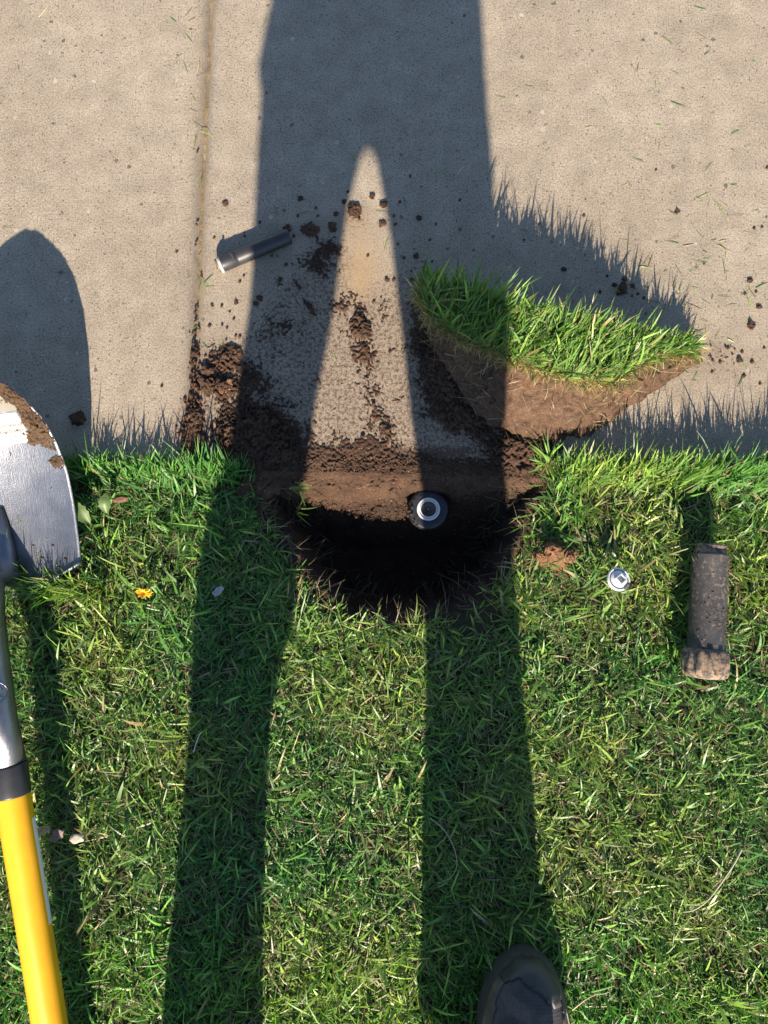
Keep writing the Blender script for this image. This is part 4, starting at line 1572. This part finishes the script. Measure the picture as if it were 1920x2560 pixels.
# ------------------------------------------------------------------ small things lying in the grass
M_YFL = plain('dandelion_petal', (0.72, 0.42, 0.012), .55, 0, .15, 300)
M_STEM = plain('dandelion_stem', (0.13, 0.15, 0.05), .5)
fp = P(358, 1482, .030)
fl = empty('dandelion', (fp.x, fp.y, 0), 'yellow dandelion flower lying in the grass below the shovel blade', 'flower')
V, F = [], []
for i in range(110):
    a = random.uniform(0, 6.283)
    l = random.uniform(.006, .013)
    el = random.uniform(-.1, 1.1)
    d = Vector((math.cos(a) * math.cos(el) * 1.15, math.sin(a) * math.cos(el) * .8, math.sin(el) * .6))
    sd2 = Vector((-math.sin(a), math.cos(a), .2)) * .0011
    b0 = Vector((fp.x, fp.y, .026))
    n0 = len(V)
    V += [b0 - sd2 * .5, b0 + sd2 * .5, b0 + d * l * .8 + sd2, b0 + d * l * .8 - sd2, b0 + d * l]
    F += [(n0, n0 + 1, n0 + 2, n0 + 3), (n0 + 3, n0 + 2, n0 + 4)]
mesh('petals', V, F, M_YFL, fl, smooth=False)
V, F = tube([P(325, 1400, .012), P(335, 1430, .016), P(350, 1462, .021), Vector((fp.x, fp.y, .026))], [.0016, .0017, .0017, .0025], 8)
mesh('stem', V, F, M_STEM, fl)


def chip(name, u, v, z, lx, ly, rot, col, label, cat, seed, thick=.35):
    p = P(u, v, z)
    bm = bmesh.new()
    bmesh.ops.create_icosphere(bm, subdivisions=3, radius=1)
    for vt in bm.verts:
        q = vt.co.copy()
        d = .85 + .4 * mnoise.noise(q * 1.5 + Vector((seed, 0, 0))) + .2 * mnoise.noise(q * 4 + Vector((seed, 2, 0)))
        vt.co = Vector((q.x * d * lx, q.y * d * ly, q.z * d * ly * thick + .25 * ly * (q.x * q.x)))
    me = bpy.data.meshes.new(name)
    bm.to_mesh(me)
    bm.free()
    o = link_mesh(name, me, plain(name + '_surface', col, .85, 0, .35, 220, .0012, 300, .2), None)
    o.location = p
    o.rotation_euler = (.15, -.1, rot)
    tag(o, label, cat)
    return o


chip('stone_chip', 545, 1478, .036, .011, .0055, .75, (.28, .28, .30), 'small grey stone chip lying in the shaded grass of the left leg shadow', 'stone', 1.3, .6)
chip('bark_chip', 100, 2078, .036, .019, .0075, .35, (.30, .235, .14), 'pale tan bark chip touching the yellow handle in the grass', 'bark chip', 4.2)
chip('bark_chip', 142, 2088, .034, .013, .0085, .8, (.20, .145, .125), 'pinkish brown bark chip between the tan and the white chips', 'bark chip', 7.7)
chip('bark_chip', 193, 2096, .034, .013, .008, .2, (.34, .31, .25), 'whitish bark chip farthest from the yellow handle in the grass', 'bark chip', 9.1)
chip('dry_leaf', 302, 1248, .020, .016, .006, .1, (.13, .075, .045), 'curled brown leaf low in the grass near the concrete edge', 'leaf', 12.0, .25)


def stalk(name, pts, r, col, label, cat):
    pth = [P(*q) for q in pts]
    # smooth the polyline
    fine = []
    for i in range(len(pth) - 1):
        p0, p1, p2, p3 = pth[max(i - 1, 0)], pth[i], pth[i + 1], pth[min(i + 2, len(pth) - 1)]
        for t in np.linspace(0, 1, 6, endpoint=False):
            fine.append(.5 * ((2 * p1) + (p2 - p0) * t + (2 * p0 - 5 * p1 + 4 * p2 - p3) * t * t + (3 * p1 - p0 - 3 * p2 + p3) * t ** 3))
    fine.append(pth[-1])
    V, F = tube(fine, [r * (1 - .5 * i / len(fine)) for i in range(len(fine))], 8)
    o = mesh(name, V, F, plain(name + '_skin', col, .6, 0, .2, 200), None)
    return tag(o, label, cat)


stalk('dry_stalk', [(1075, 2045, .036), (1110, 2075, .041), (1135, 2120, .044), (1142, 2165, .042), (1125, 2195, .038), (1095, 2208, .032)], .0009, (.26, .24, .16), 'thin pale curved stalk in the right leg shadow', 'stalk')
stalk('dry_stalk', [(1855, 2122, .048), (1835, 2160, .049), (1805, 2205, .048), (1770, 2250, .046), (1735, 2275, .042), (1708, 2280, .036)], .0013, (.42, .35, .24), 'long pale dry stalk lying across the sunny grass at the lower right', 'stalk')
stalk('dry_stalk', [(1430, 2525, .040), (1465, 2498, .042), (1492, 2485, .040)], .0013, (.42, .33, .2), 'short tan dry stalk in the grass right of the shoe', 'stalk')
stalk('dry_stalk', [(484, 1880, .036), (494, 1848, .040), (503, 1830, .040)], .0009, (.5, .48, .42), 'short whitish stalk in the left leg shadow', 'stalk')

# broad weed leaves
M_WEED = plain('weed_leaf', (.070, .115, .030), .5, 0, .2, 120, .0004, 200)


def leaf(u, v, z, l, w, rot, label):
    p = P(u, v, z)
    V, F = [], []
    n_ = 9
    for i in range(n_ + 1):
        t = i / n_
        ww = w * math.sin(math.pi * (t * .93 + .05)) ** .8 * (1 + .12 * math.sin(t * 26))
        for s in (-1, -.5, 0, .5, 1):
            V.append(Vector((s * ww, (t - .5) * l, z * 0 + .004 * abs(s) + .010 * math.sin(t * 2.6))))
    for i in range(n_):
        for j in range(4):
            F.append((i * 5 + j, i * 5 + j + 1, i * 5 + j + 6, i * 5 + j + 5))
    me = bpy.data.meshes.new('weed_leaf')
    me.from_pydata(V, [], F)
    o = link_mesh('weed_leaf', me, M_WEED)
    o.location = p
    o.rotation_euler = (.1, .1, rot)
    tag(o, label, 'leaf')


leaf(205, 1282, .030, .040, .011, .65, 'broad green weed leaf beside the right edge of the shovel blade')
leaf(268, 1258, .030, .030, .009, -.05, 'narrower green weed leaf right of the broad one by the shovel')

# ------------------------------------------------------------------ person standing behind, shoe in view
M_SKIN = plain('skin', (.45, .27, .19), .5, 0, .08, 40)
M_TROUSER = plain('trouser_cloth', (.045, .047, .055), .85, 0, .15, 60, .0008, 500, .2)
M_SHIRT = plain('shirt_cloth', (.10, .11, .13), .85, 0, .1, 60, .0008, 500, .2)
M_HAIR = plain('hair', (.05, .035, .025), .6, 0, .3, 200)
TE = math.tan(SUN_EL)
YB = -0.72                                   # line of the standing figure


YLEAN = 0.0


def body_y(z):
    return YB - YLEAN * max(0.0, 1 - z / .8)


def lift(u, v):
    """shadow point -> (x, height) on the figure that cast it"""
    zg = 0.03 if v > 1190 else 0.0
    p = P(u, v, zg)
    z = (p.y - YB) * TE + zg
    for _ in range(12):
        z = (p.y - body_y(z)) * TE + zg
    return p.x, z


LEFT = [(2790, 376, 650), (2650, 386, 650), (2500, 400, 650), (2350, 418, 652), (2200, 430, 655), (2050, 444, 660), (1900, 456, 668), (1800, 460, 682), (1700, 464, 706), (1600, 470, 734), (1500, 481, 740), (1400, 494, 740), (1300, 524, 744),
        (1200, 556, 768), (1100, 578, 778), (1000, 590, 790), (900, 602, 810), (800, 618, 830), (700, 628, 845), (600, 632, 858), (500, 636, 873), (420, 640, 893), (360, 643, 908), (340, 644, 914)]
RIGHT = [(2640, 1045, 1362), (2540, 1048, 1362), (2400, 1054, 1362), (2300, 1056, 1360), (2200, 1055, 1354), (2100, 1058, 1350), (1900, 1065, 1326), (1800, 1066, 1318), (1700, 1066, 1312), (1600, 1064, 1306), (1500, 1061, 1297), (1400, 1060, 1290), (1300, 1053, 1278),
         (1200, 1045, 1264), (1100, 1036, 1260), (1000, 1021, 1258), (900, 1012, 1254), (800, 1001, 1250), (700, 988, 1246), (600, 977, 1242), (500, 961, 1236), (420, 946, 1232), (360, 934, 1229), (340, 928, 1228)]
HIPS = [(316, 643, 1228), (300, 646, 1225), (240, 649, 1220), (200, 652, 1216), (100, 663, 1207), (0, 683, 1200)]


def leg_rings(tab, k=1.0):
    out = []
    for (v_, a, b) in tab:
        xa, z1 = lift(a, v_)
        xb, z2 = lift(b, v_)
        hw = (xb - xa) / 2
        out.append(((xa + xb) / 2, body_y((z1 + z2) / 2), (z1 + z2) / 2, hw * k, min(hw, .095) * k * (1.0 if z1 > .25 else .72)))
    return out


YLEAN = 0.17
lr = leg_rings(LEFT)
YLEAN = 0.0
rr_, hr = leg_rings(RIGHT), leg_rings(HIPS)
hr = [(a, b, c, d, (.035, .055, .080, .095, .112, .115)[i]) for i, (a, b, c, d, e) in enumerate(hr)]
waist = hr[-1]
person = empty('person', ((lr[0][0] + rr_[0][0]) / 2, YB, 0), 'person standing in a worn dark grey shoe, casting the long forked shadow', 'person')
hip_in = [(a, b, c - .02, d * .96, e * .95) for (a, b, c, d, e) in hr]
cxw = waist[0]
top_tr = [(hr[0][0], YB, hr[0][2] - .004, hr[0][3] * .97, .022)] + hr
remeshed('trousers', [rings(lr + [(lr[-1][0] + .01, YB, lr[-1][2] + .06, .06, .08)]), rings(rr_ + [(rr_[-1][0] - .01, YB, rr_[-1][2] + .06, .06, .08)]), rings(top_tr)], M_TROUSER, person, .009)
zw = waist[2]
sh_z = zw + .46
shoulder = [(cxw - .19, YB + .02, sh_z), (cxw + .19, YB + .02, sh_z)]
elbow = [(cxw - .27, YB + .20, zw + .20), (cxw + .27, YB + .20, zw + .20)]
phone_c = cam.matrix_basis @ Vector((0, 0, 0))
wrist = [(-.105, -.15, 1.135), (.105, -.15, 1.135)]
palm = [(-.090, -.075, 1.128), (.090, -.075, 1.128)]
torso = [(cxw, YB, zw - .02, .155, .105), (cxw, YB, zw + .10, .15, .105), (cxw, YB + .01, zw + .25, .17, .115), (cxw, YB + .01, zw + .37, .185, .115), (cxw, YB + .01, zw + .45, .17, .09), (cxw, YB + .01, zw + .49, .07, .065)]
shirt_r = [(cxw - .008, YB, zw - .075, waist[3] * 1.11, .128), (cxw - .006, YB, zw - .05, waist[3] * 1.08, .128)] + [(a, b, c, d * 1.06, e * 1.08) for (a, b, c, d, e) in [(cxw, YB, zw, waist[3] / 1.04, .115)] + torso[1:5]] + [(cxw, YB + .01, zw + .475, .085, .075)]
sleeves = []
for i in (0, 1):
    s_, e_, w_ = Vector(shoulder[i]), Vector(elbow[i]), Vector(wrist[i])
    sleeves.append(tube([s_, s_.lerp(e_, .5), e_, e_.lerp(w_, .25)], [.068, .060, .054, .050], 18))
remeshed('shirt', [rings(shirt_r)] + sleeves, M_SHIRT, person, .010)
hx, hy, hz = cxw, YB + .09, zw + .64
body = [rings(torso), rings([(cxw, YB + .02, zw + .46, .055, .06), (cxw, YB + .045, zw + .53, .052, .056), (hx, hy - .02, hz - .05, .052, .058)])]
body.append(rings([(hx, hy + .02, hz - .115, .020, .022), (hx, hy + .02, hz - .105, .042, .050), (hx, hy + .012, hz - .06, .060, .080), (hx, hy, hz, .071, .094), (hx, hy - .006, hz + .05, .074, .098), (hx, hy - .01, hz + .09, .062, .084), (hx, hy - .01, hz + .115, .030, .042)], 32))
body.append(tube([(hx, hy + .082, hz + .028), (hx, hy + .104, hz - .012), (hx, hy + .088, hz - .026)], [.009, .015, .012], 12))
for sg in (-1, 1):
    body.append(tube([(hx + sg * .070, hy - .01, hz + .03), (hx + sg * .082, hy - .016, hz + .012), (hx + sg * .072, hy - .006, hz - .028)], [.010, .014, .009], 10))
for i, sg in ((0, -1), (1, 1)):
    s_, e_, w_, p_ = Vector(shoulder[i]), Vector(elbow[i]), Vector(wrist[i]), Vector(palm[i])
    body.append(tube([s_, s_.lerp(e_, .5), e_, e_.lerp(w_, .35), w_], [.055, .047, .041, .037, .028], 18))
    body.append(tube([w_, w_.lerp(p_, .5), p_ + Vector((0, .012, 0))], [.027, .036, .034], 16))
    for f_ in range(4):          # fingers curl round the back edge of the phone
        ln = (.030, .034, .032, .026)[f_]
        b0 = p_ + Vector((sg * (.012 - .004 * f_), .016 + .0, .010 - .0185 * f_ * .9 + .018))
        k1 = b0 + Vector((-sg * .012, ln, .004))
        k2 = k1 + Vector((-sg * .026, ln * .35, .002))
        k3 = k2 + Vector((-sg * .018, -.006, -.001))
        for q in (b0, k1, k2, k3):
            q.z = max(q.z, 1.122)
        body.append(tube([b0 - Vector((0, .02, 0)), b0, k1, k2, k3], [.0105, .0100, .0092, .0084, .0066], 10))
    t0 = p_ + Vector((-sg * .022, -.012, .020))
    body.append(tube([t0, t0 + Vector((-sg * .020, .022, .010)), t0 + Vector((-sg * .030, .046, .006)), t0 + Vector((-sg * .032, .062, .000))], [.014, .0115, .0098, .0072], 10))
for tab, in ((lr,), (rr_,)):
    body.append(rings([(a, b, c, d * .80, e * .80) for (a, b, c, d, e) in tab]))
body.append(rings([(a, b, c + .01, d * .9, e * .82) for (a, b, c, d, e) in hr] + [torso[0]]))
for tab in (lr, rr_):
    a, b, c, d, e = tab[0]
    body.append(rings([(a, b, .07, .042, .050), (a, b, c + .02, .045, .052)]))
remeshed('body', body, M_SKIN, person, .0065)
hair = [rings([(hx, hy - .028, hz - .02, .070, .078), (hx, hy - .024, hz + .04, .080, .092), (hx, hy - .018, hz + .085, .072, .092), (hx, hy - .014, hz + .12, .045, .06)], 28)]
remeshed('hair', hair, M_HAIR, person, .008)
for sg in (-1, 1):
    V, F = lathe([(0, -.011), (.008, -.007), (.011, 0), (.008, .007), (0, .011)], (hx + sg * .030, hy + .078, hz + .012), (0, 1, 0), 16)
    mesh('eye', V, F, plain('eye_white', (.75, .73, .70), .2), person)
V, F = tube([(hx - .024, hy + .082, hz - .058), (hx, hy + .092, hz - .055), (hx + .024, hy + .082, hz - .058)], [.004, .006, .004], 8)
mesh('lips', V, F, plain('lips', (.36, .16, .13), .5), person)

# phone held level above, behind the viewpoint
phone = empty('phone', (0, -.03, 1.118), 'dark phone held level above the lawn by the standing person', 'phone')
V, F = [], []
pm = Matrix.Rotation(TILT, 3, 'X')
for (zz, ins_) in ((0.012, .0012), (.0132, 0), (.0188, 0), (.020, .0012)):
    for (a, b) in ((-.074, -.026), (.074, -.026), (.074, .012), (.074, .012), (-.074, .012)):
        pass
hw_, hl = .038, .078
for (zz, ins_) in ((0.012, .0015), (.0135, 0), (.0185, 0), (.020, .0015)):
    for kx in range(32):
        th = 2 * math.pi * kx / 32
        c, s = math.cos(th), math.sin(th)
        q = Vector(((hl - ins_) * math.copysign(abs(c) ** .35, c), (hw_ - ins_) * math.copysign(abs(s) ** .35, s) - .030, zz))
        V.append(Vector((0, 0, CAM_H)) + pm @ q)
for i in range(3):
    for kx in range(32):
        F.append((i * 32 + kx, i * 32 + (kx + 1) % 32, (i + 1) * 32 + (kx + 1) % 32, (i + 1) * 32 + kx))
F += [tuple(range(32))[::-1], tuple(96 + kx for kx in range(32))]
mesh('case', V, F, plain('phone_case', (.03, .03, .035), .4), phone, smooth=False)
V = [Vector((0, 0, CAM_H)) + pm @ Vector((a, b - .030, .0206)) for (a, b) in ((-.073, -.034), (.073, -.034), (.073, .034), (-.073, .034))]
mesh('screen', V, [(0, 1, 2, 3)], plain('phone_glass', (.02, .02, .025), .08), phone, smooth=False)

# shoes ---------------------------------------------------------------------
M_MESH = None


def make_shoe_mat():
    m, nt, b, L = new_mat('shoe_ripstop')
    pos = N(nt, 'ShaderNodeTexCoord').outputs['Object']
    n = tex_noise(nt, 40, 5, .65, pos)
    w1 = N(nt, 'ShaderNodeTexWave', bands_direction='X')
    w1.inputs['Scale'].default_value = 95
    w1.inputs['Distortion'].default_value = .4
    w2 = N(nt, 'ShaderNodeTexWave', bands_direction='Y')
    w2.inputs['Scale'].default_value = 75
    w2.inputs['Distortion'].default_value = .4
    L.new(pos, w1.inputs[0])
    L.new(pos, w2.inputs[0])
    line = ramp(nt, math_n(nt, 'MAXIMUM', w1.outputs['Fac'], w2.outputs['Fac']), [(.90, 0), (.99, 1)]).outputs[0]
    c = ramp(nt, n.outputs[0], [(.3, (.028, .027, .032)), (.7, (.062, .055, .055))]).outputs[0]
    c = mixc(nt, math_n(nt, 'MULTIPLY', line, .30), c, (.11, .10, .10))
    d = tex_noise(nt, 25, 6, .7, pos)
    c = mixc(nt, ramp(nt, d.outputs[0], [(.50, 0), (.70, .55)]).outputs[0], c, (.20, .16, .12))
    L.new(c, b.inputs['Base Color'])
    b.inputs['Roughness'].default_value = .8
    bump(nt, b, math_n(nt, 'ADD', line, tex_noise(nt, 500, 3, .6, pos).outputs[0]), .7, .0006)
    return m


M_MESH = make_shoe_mat()
M_OVER = plain('shoe_overlay', (.095, .080, .060), .7, 0, .3, 45, .0006, 420, .3, dirt=((.26, .20, .14), 45, .62))
M_TOE = plain('shoe_toe_rubber', (.036, .036, .031), .55, 0, .3, 45, .0004, 420)
M_SOLE = plain('shoe_sole', (.036, .032, .027), .8, 0, .3, 60, .0008, 300)
M_LACE = plain('shoe_lace', (.06, .06, .065), .8, 0, .2, 300)
# half widths from the toe (metres from the tip): inner, outer, top height
ST = [(0.000, .003, .003, .036), (.006, .018, .018, .060), (.014, .028, .027, .065), (.028, .039, .038, .071), (.050, .049, .047, .077), (.080, .056, .054, .084), (.115, .057, .056, .094), (.150, .052, .053, .106),
      (.190, .045, .046, .118), (.230, .040, .041, .122), (.265, .036, .037, .122), (.290, .028, .028, .118), (.302, .014, .014, .105)]


def make_shoe(tip, yaw, mir, label):
    sh = empty('shoe', tip)
    sh.parent = person
    sh.location = Vector(tip) - person.location
    sh.rotation_euler = (0, 0, yaw)
    sh.scale = (1.17, 1.08, 1.0)
    if label:
        sh['label'] = label
    zb = .012
    arr = np.array(ST)
    yy = np.concatenate([np.linspace(0, .03, 14) ** 1.0, np.linspace(.036, .302, 46)])
    wi = np.interp(yy, arr[:, 0], arr[:, 1])
    wo = np.interp(yy, arr[:, 0], arr[:, 2])
    hh = np.interp(yy, arr[:, 0], arr[:, 3])
    nk = 33

    def pt(i, k, off=0.0, raw=False):
        th = math.pi * k / (nk - 1)            # 0 outer sole edge .. pi inner sole edge
        c, s = math.cos(th), math.sin(th)
        w = (wo[i] if c > 0 else wi[i]) * .955 + off
        x = w * math.copysign(abs(c) ** .72, c) * mir
        z = zb + .022 + (hh[i] - .034 + off) * abs(s) ** .75
        return Vector((x, -yy[i] - .004 + (off * 2 if i < 3 else 0), z))
    V = [pt(i, k) for i in range(len(yy)) for k in range(nk)]
    F = [(i * nk + k, i * nk + k + 1, (i + 1) * nk + k + 1, (i + 1) * nk + k) for i in range(len(yy) - 1) for k in range(nk - 1)]

    def part(name, V, F, mat, smooth=True):
        me = bpy.data.meshes.new(name)
        me.from_pydata([tuple(q) for q in V], [], F)
        bmx = bmesh.new()
        bmx.from_mesh(me)
        bmesh.ops.remove_doubles(bmx, verts=bmx.verts, dist=1e-5)
        loose = [vv for vv in bmx.verts if not vv.link_faces]
        bmesh.ops.delete(bmx, geom=loose, context='VERTS')
        bmesh.ops.recalc_face_normals(bmx, faces=bmx.faces)
        bmx.to_mesh(me)
        bmx.free()
        return link_mesh(name, me, mat, sh, smooth=smooth)
    F.append(tuple(range(nk))[::-1])
    part('upper', V, F, M_MESH)

    def overlay(name, test, off, mat):
        V = [pt(i, k, off) for i in range(len(yy)) for k in range(nk)]
        base = [pt(i, k, -.0004) for i in range(len(yy)) for k in range(nk)]
        sel = set()
        for i in range(len(yy) - 1):
            for k in range(nk - 1):
                if test(yy[i], k / (nk - 1)):
                    sel.add((i, k))
        n0 = len(V)
        F = []
        for (i, k) in sel:
            a, b, c, d = i * nk + k, i * nk + k + 1, (i + 1) * nk + k + 1, (i + 1) * nk + k
            F.append((a, b, c, d))
            for (nb_, e) in (((i - 1, k), (a, b)), ((i, k + 1), (b, c)), ((i + 1, k), (c, d)), ((i, k - 1), (d, a))):
                if nb_ not in sel:
                    F.append((e[1], e[0], n0 + e[0], n0 + e[1]))
        return part(name, V + base, F, mat)
    overlay('toe_cap', lambda y_, t: y_ < .020 + .020 * math.exp(-((t - .27) / .16) ** 2) - .010 * math.exp(-((t - .62) / .14) ** 2), .0022, M_TOE)
    overlay('side_overlay', lambda y_, t: y_ > .016 and (t < .20 + .10 * min(1, max(0, y_ - .03) / .12) - .03 * (y_ < .04)), .0016, M_OVER)
    overlay('inner_overlay', lambda y_, t: y_ > .020 and t > .83 - .05 * min(1, y_ / .12), .0016, M_OVER)
    # sole: outline swept with a rounded side
    V, F = [], []
    outl = [(wo[i] * mir, -yy[i]) for i in range(len(yy))] + [(-wi[i] * mir, -yy[i]) for i in range(len(yy) - 1, -1, -1)]
    for (z, k) in ((-.006, .95), (-.001, .985), (.010, 1.0), (zb + .013, 1.0), (zb + .020, .985), (zb + .0235, .955)):
        for (a, b) in outl:
            V.append(Vector((a * k, (b + .15) * (1 - (1 - k) * .35) - .15 + (.0025 * (k > .99)), z)))
    no = len(outl)
    for i in range(5):
        for k in range(no):
            F.append((i * no + k, i * no + (k + 1) % no, (i + 1) * no + (k + 1) % no, (i + 1) * no + k))
    F.append(tuple(range(no)))
    part('sole', V, F, M_SOLE)
    # seam of pale thread and row of perforations on the outer side
    row = [i for i in range(len(yy)) if .045 < yy[i] < .17]
    V, F = tube([pt(i, 5.4, .0022) for i in row], .0007, 6)
    part('stitching', V, F, plain('pale_thread', (.42, .36, .26), .8))
    for n_, i in enumerate(row[::2]):
        for kk_ in (3.6, 7.2):
            if n_ % 2 and kk_ > 5:
                continue
            c = pt(i, kk_, .0019)
            nrm = (c - Vector((0, c.y, .02))).normalized()
            V, F = tube([c - nrm * .0006, c + nrm * .0004], .0013, 8)
            part('eyelet_hole', V, F, M_DARK)
    # tongue and laces
    V, F = [], []
    rowt = [i for i in range(len(yy)) if .085 < yy[i] < .20]
    for i in rowt:
        for k in np.linspace(12, 20, 9):
            V.append(pt(i, k, .004 + .001 * math.sin(k)))
    for a in range(len(rowt) - 1):
        for b in range(8):
            F.append((a * 9 + b, a * 9 + b + 1, a * 9 + b + 10, a * 9 + b + 9))
    part('tongue', V, F, M_OVER)
    for n_, y_ in enumerate((.100, .118, .136, .154, .172)):
        i = int(np.argmin(abs(yy - y_)))
        V, F = tube([pt(i, k, .0065) for k in np.linspace(9.5, 22.5, 12)], .0022, 8)
        part('lace', V, F, M_LACE)
    return sh


tz = P(1320, 2392, .045)
make_shoe((tz.x, tz.y, .006), R(-2), 1, 'worn dark grey shoe with tan side strip and rubber toe cap at the bottom edge')
make_shoe((lr[0][0] + .0, tz.y - .185, .006), R(6), -1, None)
# stand both legs in their shoes: nothing else to do, the trouser hems end above them
